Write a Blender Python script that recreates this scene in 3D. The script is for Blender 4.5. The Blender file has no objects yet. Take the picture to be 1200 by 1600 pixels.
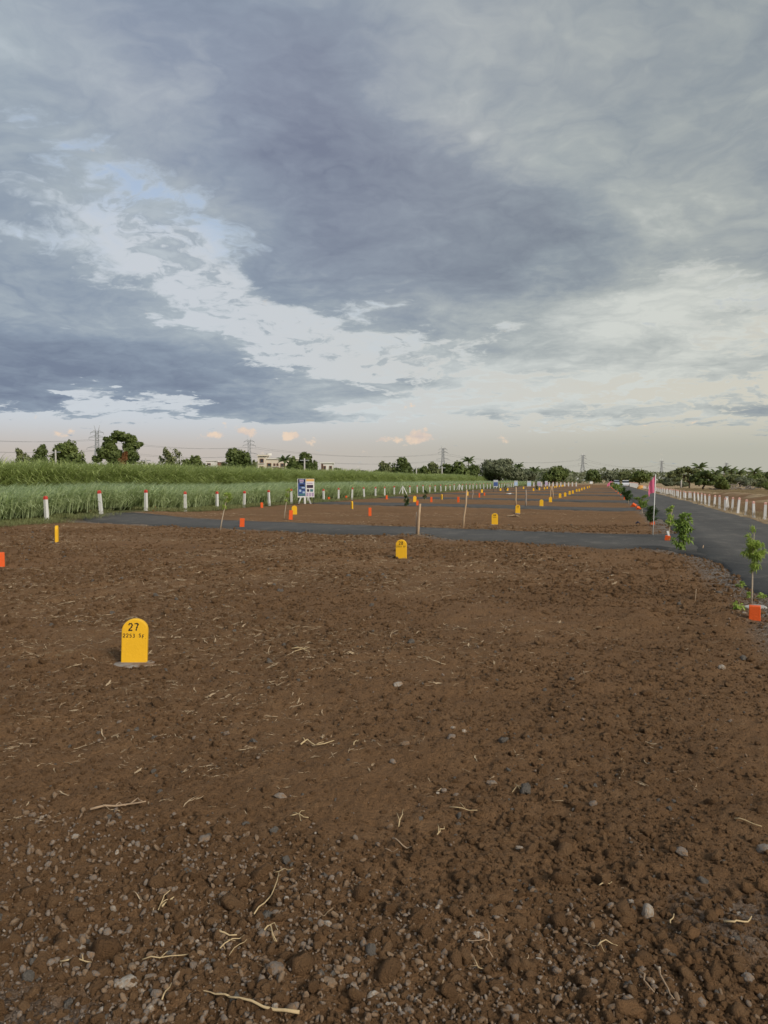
import bpy, math, random
import numpy as np
from mathutils import Vector, Matrix

random.seed(7)
RNG = np.random.default_rng(7)
scene = bpy.context.scene
COL = scene.collection

# ------------------------------------------------------------------ camera
CAM_H = 1.55
FOCAL = 1200.0                      # focal length in photograph pixels (1200 x 1600)
YAW = math.radians(16.0)            # the view turns 16 degrees left of the road, which runs along +Y
PITCH = math.atan2(50.0, FOCAL)
cam_data = bpy.data.cameras.new('camera')
cam_data.sensor_fit = 'VERTICAL'
cam_data.sensor_height = 36.0
cam_data.lens = 36.0 * FOCAL / 1600.0
cam_data.clip_start = 0.05
cam_data.clip_end = 9000
cam = bpy.data.objects.new('camera', cam_data)
COL.objects.link(cam)
cam.location = (0, 0, CAM_H)
cam.rotation_euler = (math.pi / 2 - PITCH, 0, YAW)
scene.camera = cam
FW = Vector((-math.sin(YAW) * math.cos(PITCH), math.cos(YAW) * math.cos(PITCH), -math.sin(PITCH)))
RT = Vector((math.cos(YAW), math.sin(YAW), 0))
UP = RT.cross(FW)

def ray(px, py):
    return (FW + RT * ((px - 600) / FOCAL) + UP * ((800 - py) / FOCAL))

def gp(px, py, z=0.0):
    """the ground point seen at a place of the photograph"""
    r = ray(px, py)
    t = (z - CAM_H) / r.z
    return Vector((r.x * t, r.y * t, z))

def at(px, depth, z=0.0):
    """a point standing `depth` metres ahead along the view, above the ground point"""
    s = (px - 600) / FOCAL
    f = Vector((-math.sin(YAW), math.cos(YAW), 0))
    p = (f + RT * s) * depth
    return Vector((p.x, p.y, z))

def hgt(py, depth):
    """height above ground of something seen at row py, depth metres ahead"""
    return CAM_H + (750 - py) / FOCAL * depth

def azel(px, py):
    r = ray(px, py).normalized()
    return math.atan2(r.x, r.y), math.asin(r.z)

# ------------------------------------------------------------------ view
scene.view_settings.view_transform = 'Standard'
scene.view_settings.look = 'None'
scene.view_settings.exposure = 0.5
scene.view_settings.gamma = 1.0
scene.view_settings.use_curve_mapping = False
scene.cycles.use_denoising = True
scene.cycles.max_bounces = 6
scene.cycles.diffuse_bounces = 3
scene.cycles.glossy_bounces = 2
scene.cycles.transmission_bounces = 3
scene.cycles.transparent_max_bounces = 6

# ------------------------------------------------------------------ sun and sky
SUN_EL = math.radians(32)
SUN_AZ = math.radians(124)          # clockwise from +Y: behind the camera, a little to the right
sun_data = bpy.data.lights.new('sun', 'SUN')
sun_data.energy = 2.2
sun_data.angle = math.radians(20)
sun_data.color = (1.0, 0.93, 0.83)
sun = bpy.data.objects.new('sun', sun_data)
COL.objects.link(sun)
sd = Vector((math.sin(SUN_AZ) * math.cos(SUN_EL), math.cos(SUN_AZ) * math.cos(SUN_EL), math.sin(SUN_EL)))
sun.rotation_euler = sd.to_track_quat('Z', 'Y').to_euler()
sun.location = sd * 60

world = bpy.data.worlds.new('World')
scene.world = world
world.use_nodes = True
world.cycles.sampling_method = 'MANUAL'
world.cycles.sample_map_resolution = 512

class NT:
    """small node-tree writer"""
    def __init__(self, tree):
        self.t = tree; self.n = tree.nodes; self.l = tree.links
    def add(self, typ, **kw):
        nd = self.n.new(typ)
        for k, v in kw.items():
            setattr(nd, k, v)
        return nd
    def put(self, sock, v):
        if isinstance(v, bpy.types.NodeSocket):
            self.l.new(v, sock)
        elif v is not None:
            if isinstance(v, (tuple, list)) and len(v) == 3 and sock.type == 'RGBA':
                v = (*v, 1)
            sock.default_value = v
    def math(self, op, a, b=None, c=None, clamp=False):
        nd = self.add('ShaderNodeMath', operation=op, use_clamp=clamp)
        self.put(nd.inputs[0], a); self.put(nd.inputs[1], b)
        if c is not None: self.put(nd.inputs[2], c)
        return nd.outputs[0]
    def vec(self, op, a, b=None):
        nd = self.add('ShaderNodeVectorMath', operation=op)
        self.put(nd.inputs[0], a)
        if op == 'SCALE': self.put(nd.inputs[3], b)
        elif b is not None: self.put(nd.inputs[1], b)
        return nd.outputs[1] if op in ('LENGTH', 'DOT_PRODUCT') else nd.outputs[0]
    def noise(self, v, scale, detail=4, rough=0.55, lac=2.0, dist=0.0, color=False):
        nd = self.add('ShaderNodeTexNoise')
        self.put(nd.inputs['Vector'], v); self.put(nd.inputs['Scale'], scale)
        self.put(nd.inputs['Detail'], detail); self.put(nd.inputs['Roughness'], rough)
        self.put(nd.inputs['Lacunarity'], lac); self.put(nd.inputs['Distortion'], dist)
        return nd.outputs['Color' if color else 'Fac']
    def mix(self, f, a, b, blend='MIX'):
        nd = self.add('ShaderNodeMix', data_type='RGBA', blend_type=blend)
        self.put(nd.inputs[0], f); self.put(nd.inputs[6], a); self.put(nd.inputs[7], b)
        return nd.outputs[2]
    def ramp(self, f, lo, hi, a=0.0, b=1.0, smooth=True):
        nd = self.add('ShaderNodeMapRange', interpolation_type='SMOOTHSTEP' if smooth else 'LINEAR')
        self.put(nd.inputs[0], f); self.put(nd.inputs[1], lo); self.put(nd.inputs[2], hi)
        self.put(nd.inputs[3], a); self.put(nd.inputs[4], b)
        return nd.outputs[0]
    def xyz(self, x, y, z=0.0):
        nd = self.add('ShaderNodeCombineXYZ')
        self.put(nd.inputs[0], x); self.put(nd.inputs[1], y); self.put(nd.inputs[2], z)
        return nd.outputs[0]
    def sep(self, v):
        nd = self.add('ShaderNodeSeparateXYZ'); self.put(nd.inputs[0], v)
        return nd.outputs

def srgb(r, g, b):
    f = lambda c: (c / 255 / 12.92) if c / 255 <= 0.04045 else ((c / 255 + 0.055) / 1.055) ** 2.4
    return (f(r), f(g), f(b))

def build_sky():
    t = world.node_tree
    t.nodes.clear()
    N = NT(t)
    d = N.add('ShaderNodeTexCoord').outputs['Generated']
    dx, dy, dz = N.sep(d)
    az = N.math('ARCTAN2', dx, dy)
    el = N.math('ARCSINE', dz)
    den = N.math('ADD', N.math('MAXIMUM', dz, 0.0), 0.085)
    P = N.xyz(N.math('DIVIDE', dx, den), N.math('DIVIDE', dy, den), 3.7)     # a flat layer of cloud overhead
    den2 = N.math('ADD', N.math('MAXIMUM', dz, 0.0), 0.20)
    W = N.xyz(N.math('DIVIDE', dx, den2), N.math('DIVIDE', dy, den2), 11.3)
    A0 = N.xyz(az, el)
    wc = N.noise(P, 1.3, 8, 0.62, color=True)
    wv = N.vec('SUBTRACT', wc, (0.5, 0.5, 0.5))
    amp = N.ramp(el, 0.0, 0.5, 0.16, 0.50, smooth=False)
    wv = N.vec('MULTIPLY', wv, N.xyz(amp, N.math('MULTIPLY', amp, 0.5), 0.0))
    A = N.vec('ADD', A0, wv)

    def blob(px, py, rx, ry, rot=0, warped=True):
        a, e = azel(px, py)
        m = N.add('ShaderNodeMapping', vector_type='TEXTURE')
        N.put(m.inputs[0], A if warped else A0)
        m.inputs[1].default_value = (a, e, 0)
        m.inputs[2].default_value = (0, 0, math.radians(rot))
        m.inputs[3].default_value = (rx / FOCAL, ry / FOCAL, 1)
        g = N.add('ShaderNodeTexGradient', gradient_type='SPHERICAL')
        t.links.new(m.outputs[0], g.inputs[0])
        return g.outputs['Fac']

    def field(base, items, warped=True):
        s = base
        for (w, *b) in items:
            s = N.math('MULTIPLY_ADD', blob(*b, warped=warped), w, s)
        return s

    n1 = N.noise(P, 1.1, 9, 0.56)
    wq = N.vec('ADD', W, N.vec('SCALE', N.vec('SUBTRACT', N.noise(W, 2.6, 4, 0.55, color=True), (0.5, 0.5, 0.5)), 0.55))
    puff = N.math('ABSOLUTE', N.math('SUBTRACT', N.noise(wq, 5.0, 6, 0.52), 0.5))        # rounded heads with creases between
    n2 = N.math('ADD', N.math('MULTIPLY', N.noise(wq, 4.2, 7, 0.6), 0.5), N.math('ADD', N.math('MULTIPLY', puff, 1.5), 0.12))
    n3 = N.noise(wq, 13.0, 6, 0.62)
    # --- how thick the grey cloud is
    T = field(0.62, SKY_T)
    T = N.math('ADD', T, N.math('MULTIPLY', N.math('SUBTRACT', n1, 0.5), 1.5))
    T = N.math('ADD', T, N.math('MULTIPLY', N.math('SUBTRACT', n2, 0.5), 1.25))
    T = N.math('ADD', T, N.math('MULTIPLY', N.math('SUBTRACT', n3, 0.5), 0.9))
    T = N.math('SUBTRACT', T, N.ramp(el, 0.24, 0.12, 0.0, 0.16))
    T = N.math('SUBTRACT', T, N.ramp(el, 0.085, 0.03, 0.0, 1.1))
    alpha = N.ramp(T, N.ramp(el, 0.12, 0.34, 0.42, 0.18), N.ramp(el, 0.12, 0.34, 0.62, 0.74))
    # ragged small cloud scattered through the gaps
    F = field(-0.75, SKY_F)
    F = N.math('ADD', F, N.math('MULTIPLY', N.math('SUBTRACT', n3, 0.5), 3.4))
    F = N.math('ADD', F, N.math('MULTIPLY', N.math('SUBTRACT', n2, 0.5), 3.0))
    fl = N.ramp(F, -0.15, 0.55, 0.0, 0.85)
    thin = N.math('MULTIPLY', fl, N.math('SUBTRACT', 1.0, alpha))
    alpha = N.math('MAXIMUM', alpha, fl)
    # --- how much light comes through it
    S = field(0.41, SKY_S)
    S = N.math('ADD', S, N.math('MULTIPLY', N.math('SUBTRACT', n1, 0.5), -1.0))
    S = N.math('ADD', S, N.math('MULTIPLY', N.math('SUBTRACT', n2, 0.5), 0.62))
    S = N.math('ADD', S, N.math('MULTIPLY', N.math('SUBTRACT', n3, 0.5), 0.20))
    S = N.math('ADD', S, N.ramp(T, 0.75, 0.35, 0.0, 0.30))
    S = N.math('SUBTRACT', S, N.math('MULTIPLY', thin, 0.42))
    S = N.math('ADD', S, 0.0, clamp=True)
    right = N.ramp(az, -0.62, 0.18)          # warmer towards the sun's side
    cr = N.add('ShaderNodeValToRGB')
    N.put(cr.inputs[0], S)
    e = cr.color_ramp.elements
    e[0].position = 0.0; e[0].color = (*srgb(123, 131, 147), 1)
    e[1].position = 1.0; e[1].color = (*srgb(208, 211, 211), 1)
    x = e.new(0.35); x.color = (*srgb(145, 154, 166), 1)
    x = e.new(0.65); x.color = (*srgb(172, 178, 182), 1)
    cloud = N.mix(right, N.mix(1.0, cr.outputs[0], (0.925, 0.99, 1.055), 'MULTIPLY'),
                  N.mix(1.0, cr.outputs[0], (1.0, 1.0, 0.93), 'MULTIPLY'))
    pur = N.math('ADD', field(0.0, SKY_P), 0.0, clamp=True)
    cloud = N.mix(pur, cloud, N.mix(1.0, cloud, (1.03, 0.975, 1.0), 'MULTIPLY'))
    # --- thin bright veil behind it
    V = field(0.30, SKY_V)
    V = N.math('ADD', V, N.math('MULTIPLY', N.math('SUBTRACT', n2, 0.5), 0.9))
    V = N.math('ADD', V, N.ramp(el, 0.42, 0.0, 0.0, 0.75, smooth=False))
    va = N.ramp(V, 0.0, 0.85, 0.45, 0.98)
    veil = N.mix(right, srgb(200, 206, 213), srgb(207, 204, 191))
    low = N.ramp(el, 0.085, 0.03)
    veil = N.mix(low, veil, N.mix(right, srgb(192, 183, 176), srgb(181, 180, 168)))
    # --- sunlit heads of far cumulus standing on the horizon
    C = field(0.0, SKY_C, warped=False)
    nc = N.noise(N.vec('MULTIPLY', A0, (1.0, 1.35, 1.0)), 34.0, 6, 0.62)
    C = N.math('ADD', C, N.math('MULTIPLY', N.math('SUBTRACT', nc, 0.5), 2.4))
    ca = N.ramp(C, 0.36, 0.64, 0.0, 0.8)
    ccol = N.mix(N.ramp(nc, 0.35, 0.65), srgb(206, 191, 184), srgb(238, 212, 186))

    sky = N.add('ShaderNodeTexSky', sky_type='NISHITA')
    sky.sun_disc = False
    sky.sun_elevation = SUN_EL
    sky.sun_rotation = SUN_AZ
    sky.air_density = 1.0; sky.dust_density = 1.0; sky.ozone_density = 1.2
    bg0 = N.add('ShaderNodeBackground'); N.put(bg0.inputs[0], sky.outputs[0]); bg0.inputs[1].default_value = 0.10
    def layer(under, fac, color):
        b = N.add('ShaderNodeBackground'); N.put(b.inputs[0], color); b.inputs[1].default_value = 0.71
        m = N.add('ShaderNodeMixShader'); N.put(m.inputs[0], fac)
        t.links.new(under, m.inputs[1]); t.links.new(b.outputs[0], m.inputs[2])
        return m.outputs[0]
    sh = layer(bg0.outputs[0], va, veil)
    sh = layer(sh, ca, ccol)
    sh = layer(sh, alpha, cloud)
    out = N.add('ShaderNodeOutputWorld')
    t.links.new(sh, out.inputs[0])

# cloud masses: weight, then the place (in the photograph's own angles), size and tilt of each
SKY_T = [
    (0.75, 520, 250, 640, 250, -28), (0.45, 60, 120, 320, 260, 0), (0.80, 60, 495, 440, 80, -9),
    (1.0, 150, 600, 480, 52, 0), (0.55, 1000, 280, 480, 260, -10), (0.60, 930, 515, 320, 60, -4),
    (0.60, 560, 622, 260, 34, 2), (0.65, 1020, 668, 300, 20, 3), (0.5, 800, 60, 600, 180, 0), (0.45, 1000, 600, 420, 60, 0),
    (-0.66, 215, 275, 120, 85, -35), (-0.54, 285, 432, 320, 70, -22), (-0.60, 600, 545, 230, 48, -3),
    (-0.60, 1060, 430, 160, 50, 8), (-0.5, 780, 510, 100, 45, 0), (-0.40, 900, 610, 420, 36, 0), (-0.9, 165, 620, 75, 22, 0), (-0.8, 285, 622, 90, 20, 8),
    (-0.45, 1120, 500, 120, 44, 0), (-0.5, 90, 200, 60, 40, -30),
]
SKY_S = [
    (0.30, 60, 60, 380, 240, 0), (-0.27, 480, 260, 480, 170, -28), (-0.26, 780, 400, 300, 90, -12), (0.22, 700, 70, 330, 170, 0),
    (0.14, 1050, 110, 380, 260, 0), (0.20, 690, 215, 150, 80, -30), (0.08, 100, 470, 420, 110, -8),
    (-0.34, 100, 600, 520, 70, 0), (0.62, 900, 570, 520, 130, 0), (0.5, 1060, 430, 240, 110, 0),
    (0.40, 600, 650, 700, 50, 0), (-0.06, 1100, 310, 300, 140, 0), (0.15, 300, 420, 340, 130, -20), (0.25, 300, 160, 200, 160, -30),
]
SKY_V = [(-0.36, 215, 275, 150, 110, -35), (-0.3, 340, 350, 120, 60, -20), (0.5, 300, 440, 330, 90, -22), (-0.25, 1110, 490, 120, 60, 0)]
SKY_F = [(1.12, 260, 390, 380, 140, -22), (0.85, 640, 530, 330, 80, -4), (0.85, 960, 560, 460, 130, 0), (0.7, 1080, 450, 240, 90, 0), (0.8, 300, 620, 560, 60, 0), (0.85, 950, 655, 420, 40, 0), (0.6, 130, 230, 180, 130, -30)]
SKY_P = [(1.1, 440, 190, 460, 200, -28), (0.5, 700, 60, 360, 160, 0)]
SKY_C = [(0.85, 382, 676, 40, 16), (0.55, 330, 680, 40, 10), (0.80, 460, 680, 26, 12), (0.95, 655, 682, 44, 20), (0.75, 595, 686, 34, 12), (0.55, 90, 675, 34, 12),
         (0.50, 240, 682, 22, 10), (0.45, 780, 684, 36, 12), (0.35, 500, 690, 40, 10), (0.4, 1050, 660, 60, 12)]
build_sky()

# ------------------------------------------------------------------ noise on arrays
def _hash(ix, iy, seed):
    h = (ix.astype(np.int64) * 374761393 + iy.astype(np.int64) * 668265263 + seed * 1442695041) & 0xFFFFFFFF
    h = ((h ^ (h >> 13)) * 1274126177) & 0xFFFFFFFF
    h = h ^ (h >> 16)
    return (h & 0xFFFF) / 65535.0

def vnoise(x, y, seed=0):
    ix = np.floor(x); iy = np.floor(y)
    fx = x - ix; fy = y - iy
    ux = fx * fx * fx * (fx * (fx * 6 - 15) + 10); uy = fy * fy * fy * (fy * (fy * 6 - 15) + 10)
    a = _hash(ix, iy, seed); b = _hash(ix + 1, iy, seed); c = _hash(ix, iy + 1, seed); d = _hash(ix + 1, iy + 1, seed)
    return (a * (1 - ux) + b * ux) * (1 - uy) + (c * (1 - ux) + d * ux) * uy

def fbm(x, y, oct=4, seed=0, gain=0.5):
    s = np.zeros_like(x, dtype=float); a = 1.0; t = 0.0
    for k in range(oct):
        s += a * vnoise(x + 17.3 * k, y - 9.1 * k, seed + k); t += a
        a *= gain; x = x * 2.03; y = y * 2.03
    return s / t

def sstep(a, b, x):
    t = np.clip((x - a) / (b - a), 0, 1)
    return t * t * (3 - 2 * t)

# ------------------------------------------------------------------ object helpers
def props(o, label=None, cat=None, group=None, kind=None):
    if label: o['label'] = label
    if cat: o['category'] = cat
    if group: o['group'] = group
    if kind: o['kind'] = kind
    return o

def link(name, me, parent=None):
    o = bpy.data.objects.new(name, me)
    COL.objects.link(o)
    if parent: o.parent = parent
    return o

def empty(name, loc, rz=0.0, label=None, cat=None, group=None, rot=None):
    o = bpy.data.objects.new(name, None)
    COL.objects.link(o)
    o.empty_display_size = 0.1
    o.location = loc
    o.rotation_euler = rot if rot else (0, 0, rz)
    return props(o, label, cat, group)

def mesh(name, v, f, mat=None, smooth=False):
    me = bpy.data.meshes.new(name)
    if isinstance(v, np.ndarray) and isinstance(f, np.ndarray):
        nv, nf, k = len(v), len(f), f.shape[1]
        me.vertices.add(nv); me.vertices.foreach_set('co', np.ascontiguousarray(v, dtype=np.float32).ravel())
        me.loops.add(nf * k); me.loops.foreach_set('vertex_index', np.ascontiguousarray(f, dtype=np.int32).ravel())
        me.polygons.add(nf)
        me.polygons.foreach_set('loop_start', np.arange(0, nf * k, k, dtype=np.int32))
        me.polygons.foreach_set('loop_total', np.full(nf, k, dtype=np.int32))
        me.update(calc_edges=True); me.validate()
    else:
        me.from_pydata([tuple(p) for p in v], [], [tuple(q) for q in f]); me.update()
    if smooth:
        me.polygons.foreach_set('use_smooth', np.ones(len(me.polygons), dtype=bool))
    if mat: me.materials.append(mat)
    return me

class MB:
    """collects boxes, tubes and prisms for ONE mesh"""
    def __init__(self): self.v = []; self.f = []
    def box(self, c, s, rz=0.0, taper=1.0, bev=0.0):
        x, y, z = s[0] / 2, s[1] / 2, s[2] / 2
        ca, sa = math.cos(rz), math.sin(rz); b = len(self.v)
        for (dz, k) in ((-z, 1.0), (z, taper)):
            for (ux, uy) in ((-x, -y), (x, -y), (x, y), (-x, y)):
                ux *= k; uy *= k
                self.v.append((c[0] + ux * ca - uy * sa, c[1] + ux * sa + uy * ca, c[2] + dz))
        self.f += [tuple(b + i for i in q) for q in ((3, 2, 1, 0), (4, 5, 6, 7), (0, 1, 5, 4), (1, 2, 6, 5), (2, 3, 7, 6), (3, 0, 4, 7))]
        return self
    def tube(self, pts, rad, n=6, cap=True):
        pts = [Vector(p) for p in pts]
        rad = rad if isinstance(rad, (list, tuple)) else [rad] * len(pts)
        b = len(self.v); ref = None
        for i, p in enumerate(pts):
            t = (pts[min(i + 1, len(pts) - 1)] - pts[max(i - 1, 0)]).normalized()
            if ref is None: ref = Vector((0, 0, 1)) if abs(t.z) < 0.9 else Vector((1, 0, 0))
            u = t.cross(ref).normalized(); w = t.cross(u)
            for k in range(n):
                a = 2 * math.pi * k / n
                q = p + (u * math.cos(a) + w * math.sin(a)) * rad[i]
                self.v.append(tuple(q))
        for i in range(len(pts) - 1):
            for k in range(n):
                k2 = (k + 1) % n
                self.f.append((b + i * n + k, b + i * n + k2, b + (i + 1) * n + k2, b + (i + 1) * n + k))
        if cap:
            self.f.append(tuple(b + k for k in range(n))[::-1])
            e = b + (len(pts) - 1) * n
            self.f.append(tuple(e + k for k in range(n)))
        return self
    def prism(self, poly, z0, z1, axis='z', top=None):
        """poly in a plane, extruded; axis 'y' takes (x, z) outlines"""
        b = len(self.v); n = len(poly); top = top or poly
        for (h, pl) in ((z0, poly), (z1, top)):
            for (p, q) in pl:
                self.v.append((p, q, h) if axis == 'z' else (p, h, q))
        fl = axis == 'y'
        bot = tuple(b + k for k in range(n)); up = tuple(b + n + k for k in range(n))
        self.f.append(bot if fl else bot[::-1]); self.f.append(up[::-1] if fl else up)
        for k in range(n):
            k2 = (k + 1) % n
            q = (b + k, b + k2, b + n + k2, b + n + k)
            self.f.append(q[::-1] if fl else q)
        return self
    def build(self, name, mat, parent=None, smooth=False):
        return link(name, mesh(name, self.v, self.f, mat, smooth), parent)
    def data(self, name, mat, smooth=False):
        return mesh(name, self.v, self.f, mat, smooth)

def bevel(o, w=0.006, seg=2):
    m = o.modifiers.new('bevel', 'BEVEL'); m.width = w; m.segments = seg; m.limit_method = 'ANGLE'
    m.angle_limit = math.radians(35)
    return o

def copy_tree(o, loc=None, rz=None, label=None):
    c = o.copy(); COL.objects.link(c)
    if loc is not None: c.location = loc
    if rz is not None: c.rotation_euler[2] = rz
    if label: c['label'] = label
    for ch in [k for k in bpy.data.objects if k.parent is o]:
        d = ch.copy(); COL.objects.link(d); d.parent = c
        for g in [k for k in bpy.data.objects if k.parent is ch]:
            e = g.copy(); COL.objects.link(e); e.parent = d
    return c

ONES = 'zeroth first second third fourth fifth sixth seventh eighth ninth tenth eleventh twelfth thirteenth fourteenth fifteenth sixteenth seventeenth eighteenth nineteenth'.split()
TENS = {2: 'twenty', 3: 'thirty', 4: 'forty', 5: 'fifty', 6: 'sixty', 7: 'seventy', 8: 'eighty'}
TENTH = {2: 'twentieth', 3: 'thirtieth', 4: 'fortieth', 5: 'fiftieth', 6: 'sixtieth', 7: 'seventieth', 8: 'eightieth'}
def ordinal(n):
    if n < 20: return ONES[n]
    return TENTH[n // 10] if n % 10 == 0 else TENS[n // 10] + '-' + ONES[n % 10]

# ------------------------------------------------------------------ materials
def material(name, col, rough=0.8, spec=0.3, var=0.25, vscale=6.0, bump=0.0, bscale=40.0, dirt=None, dscale=3.0, dlo=0.55, dhi=0.75, rand=0.0, coords='Object', metallic=0.0):
    m = bpy.data.materials.new(name); m.use_nodes = True
    t = m.node_tree; t.nodes.clear(); N = NT(t)
    v = N.add('ShaderNodeTexCoord').outputs[coords]
    n = N.noise(v, vscale, 5, 0.6)
    c = N.mix(n, tuple(k * (1 - var) for k in col), tuple(min(1, k * (1 + var)) for k in col))
    if dirt:
        c = N.mix(N.ramp(N.noise(v, dscale, 6, 0.65), dlo, dhi), c, dirt)
    if rand:
        r = N.add('ShaderNodeObjectInfo').outputs['Random']
        k = N.ramp(r, 0, 1, 1 - rand, 1 + rand, smooth=False)
        c = N.vec('SCALE', c, k)
    b = N.add('ShaderNodeBsdfPrincipled')
    N.put(b.inputs['Base Color'], c); b.inputs['Roughness'].default_value = rough
    b.inputs['Specular IOR Level'].default_value = spec; b.inputs['Metallic'].default_value = metallic
    if bump:
        bp = N.add('ShaderNodeBump'); bp.inputs['Strength'].default_value = bump; bp.inputs['Distance'].default_value = 0.01
        N.put(bp.inputs['Height'], N.noise(v, bscale, 4, 0.6)); t.links.new(bp.outputs[0], b.inputs['Normal'])
    o = N.add('ShaderNodeOutputMaterial'); t.links.new(b.outputs[0], o.inputs[0])
    return m

def leaf_material(name, a, b, scale=0.6, trans=0.3, rough=0.55, inst=False):
    """leaves: two greens in patches, some light passing through"""
    m = bpy.data.materials.new(name); m.use_nodes = True
    t = m.node_tree; t.nodes.clear(); N = NT(t)
    tc = N.add('ShaderNodeTexCoord')
    n = N.noise(tc.outputs['Object'], scale, 4, 0.65)
    f = N.ramp(n, 0.3, 0.7)
    r = N.add('ShaderNodeNewGeometry').outputs['Random Per Island']
    f = N.math('ADD', N.math('MULTIPLY', f, 0.55), N.math('MULTIPLY', r, 0.45))
    if inst:
        q = N.add('ShaderNodeObjectInfo').outputs['Random']
        f = N.math('ADD', N.math('MULTIPLY', f, 0.6), N.math('MULTIPLY', q, 0.4))
    c = N.mix(f, a, b)
    p = N.add('ShaderNodeBsdfPrincipled'); N.put(p.inputs['Base Color'], c)
    p.inputs['Roughness'].default_value = rough; p.inputs['Specular IOR Level'].default_value = 0.3
    tr = N.add('ShaderNodeBsdfTranslucent'); N.put(tr.inputs[0], c)
    mx = N.add('ShaderNodeMixShader'); mx.inputs[0].default_value = trans
    t.links.new(p.outputs[0], mx.inputs[1]); t.links.new(tr.outputs[0], mx.inputs[2])
    o = N.add('ShaderNodeOutputMaterial'); t.links.new(mx.outputs[0], o.inputs[0])
    return m

def scatter(name, pts, rot, scl, vid, tint, variants):
    """thousands of small pieces too many to count: points carrying copies of a few shapes"""
    n = len(pts)
    me = bpy.data.meshes.new(name)
    me.vertices.add(n); me.vertices.foreach_set('co', np.asarray(pts, dtype=np.float32).ravel())
    for nm, typ, arr, key in (('rot', 'FLOAT_VECTOR', rot, 'vector'), ('scl', 'FLOAT_VECTOR', scl, 'vector'), ('vid', 'INT', vid, 'value'), ('tint', 'FLOAT', tint, 'value')):
        a = me.attributes.new(nm, typ, 'POINT')
        a.data.foreach_set(key, np.ascontiguousarray(arr, dtype=np.int32 if typ == 'INT' else np.float32).ravel())
    o = link(name, me)
    col = bpy.data.collections.new(name + '_shapes')
    for k, m in enumerate(variants):
        col.objects.link(bpy.data.objects.new('%s_shape_%02d' % (name, k), m))
    g = bpy.data.node_groups.new(name, 'GeometryNodeTree')
    g.interface.new_socket('Geometry', in_out='INPUT', socket_type='NodeSocketGeometry')
    g.interface.new_socket('Geometry', in_out='OUTPUT', socket_type='NodeSocketGeometry')
    N = NT(g)
    gi = N.add('NodeGroupInput'); go = N.add('NodeGroupOutput')
    ci = N.add('GeometryNodeCollectionInfo'); ci.inputs[0].default_value = col; ci.inputs[1].default_value = True; ci.inputs[2].default_value = True
    ip = N.add('GeometryNodeInstanceOnPoints'); ip.inputs['Pick Instance'].default_value = True
    def attr(nm, typ):
        a = N.add('GeometryNodeInputNamedAttribute'); a.data_type = typ; a.inputs[0].default_value = nm
        return [s for s in a.outputs if s.enabled and s.name == 'Attribute'][0]
    er = N.add('FunctionNodeEulerToRotation'); N.l.new(attr('rot', 'FLOAT_VECTOR'), er.inputs[0])
    N.l.new(gi.outputs[0], ip.inputs['Points']); N.l.new(ci.outputs[0], ip.inputs['Instance'])
    N.l.new(attr('vid', 'INT'), ip.inputs['Instance Index'])
    N.l.new(er.outputs[0], ip.inputs['Rotation']); N.l.new(attr('scl', 'FLOAT_VECTOR'), ip.inputs['Scale'])
    N.l.new(ip.outputs[0], go.inputs[0])
    md = o.modifiers.new('scatter', 'NODES'); md.node_group = g
    o['kind'] = 'stuff'
    return o

# ------------------------------------------------------------------ lie of the land
def road_y(X, c, k):            # centre line of a cross road
    return c + k * (X + 3.0)
CROSS = [(21.55, -0.30, 3.9), (43.6, -0.38, 4.6), (60.2, -0.42, 4.8), (81.0, -0.42, 5.0), (102.0, -0.42, 5.0), (126.0, -0.42, 5.0), (152.0, -0.42, 5.0)]
ROAD_L, ROAD_R = 2.10, 5.62
MOUNDS = [(-20.2, 28.6, 3.2, 0.22), (1.66, 10.1, 0.75, 0.03), (1.40, 17.9, 0.5, 0.08), (1.55, 21.3, 0.5, 0.06), (-4.95, 20.3, 0.9, 0.09), (1.5, 26.2, 0.8, 0.10), (-3.5, 38.6, 0.9, 0.10),
          (1.3, 30.5, 0.9, 0.12), (1.65, 38.5, 0.8, 0.1), (-11.6, 20.9, 0.7, 0.06)]
MOUNDS += [(1.25 + 0.9 * math.cos(a), 8.9 + 0.5 * math.sin(a), 0.28, 0.05) for a in (0.2, 1.5, 2.7, 3.6, 4.6, 5.5)]

def smooth_h(x, y):
    z = (fbm(x * 0.12, y * 0.12, 2, 5) - 0.5) * 0.10 * sstep(4, 14, np.hypot(x, y))
    for (mx, my, r, h) in MOUNDS:
        z = z + h * np.exp(-((x - mx) ** 2 + (y - my) ** 2) / (r * r))
    z = z + 0.16 * sstep(6.3, 7.2, x) * (0.4 + 0.6 * vnoise(x * 0.6, y * 0.25, 31)) * sstep(14, 10, x)
    z = z + 0.55 * np.exp(-((x - 12.0 - 0.8 * np.sin(y * 0.06)) / 1.6) ** 2) * vnoise(x * 0.2, y * 0.12, 33)
    z = z + sstep(16, 60, x) * 0.5
    return z

def on_road(x, y):
    """1 on the tarmac, falling to 0 within half a metre of it"""
    wob = (fbm(x * 0.9, y * 0.9, 3, 61) - 0.5) * 0.55
    m = sstep(-0.10, 0.10, x - ROAD_L + wob * 0.8) * sstep(-0.10, 0.10, ROAD_R - x + wob)
    for (c, k, w) in CROSS:
        d = np.abs(y - road_y(x, c, k)) - w / 2
        flare = 1.6 * np.exp(-np.clip(ROAD_L - x, 0, 9) / 0.9)
        m = np.maximum(m, sstep(0.10, -0.10, d + wob - flare) * sstep(-19.6, -19.2, x) * (x < ROAD_L + 0.3))
    return m

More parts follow.
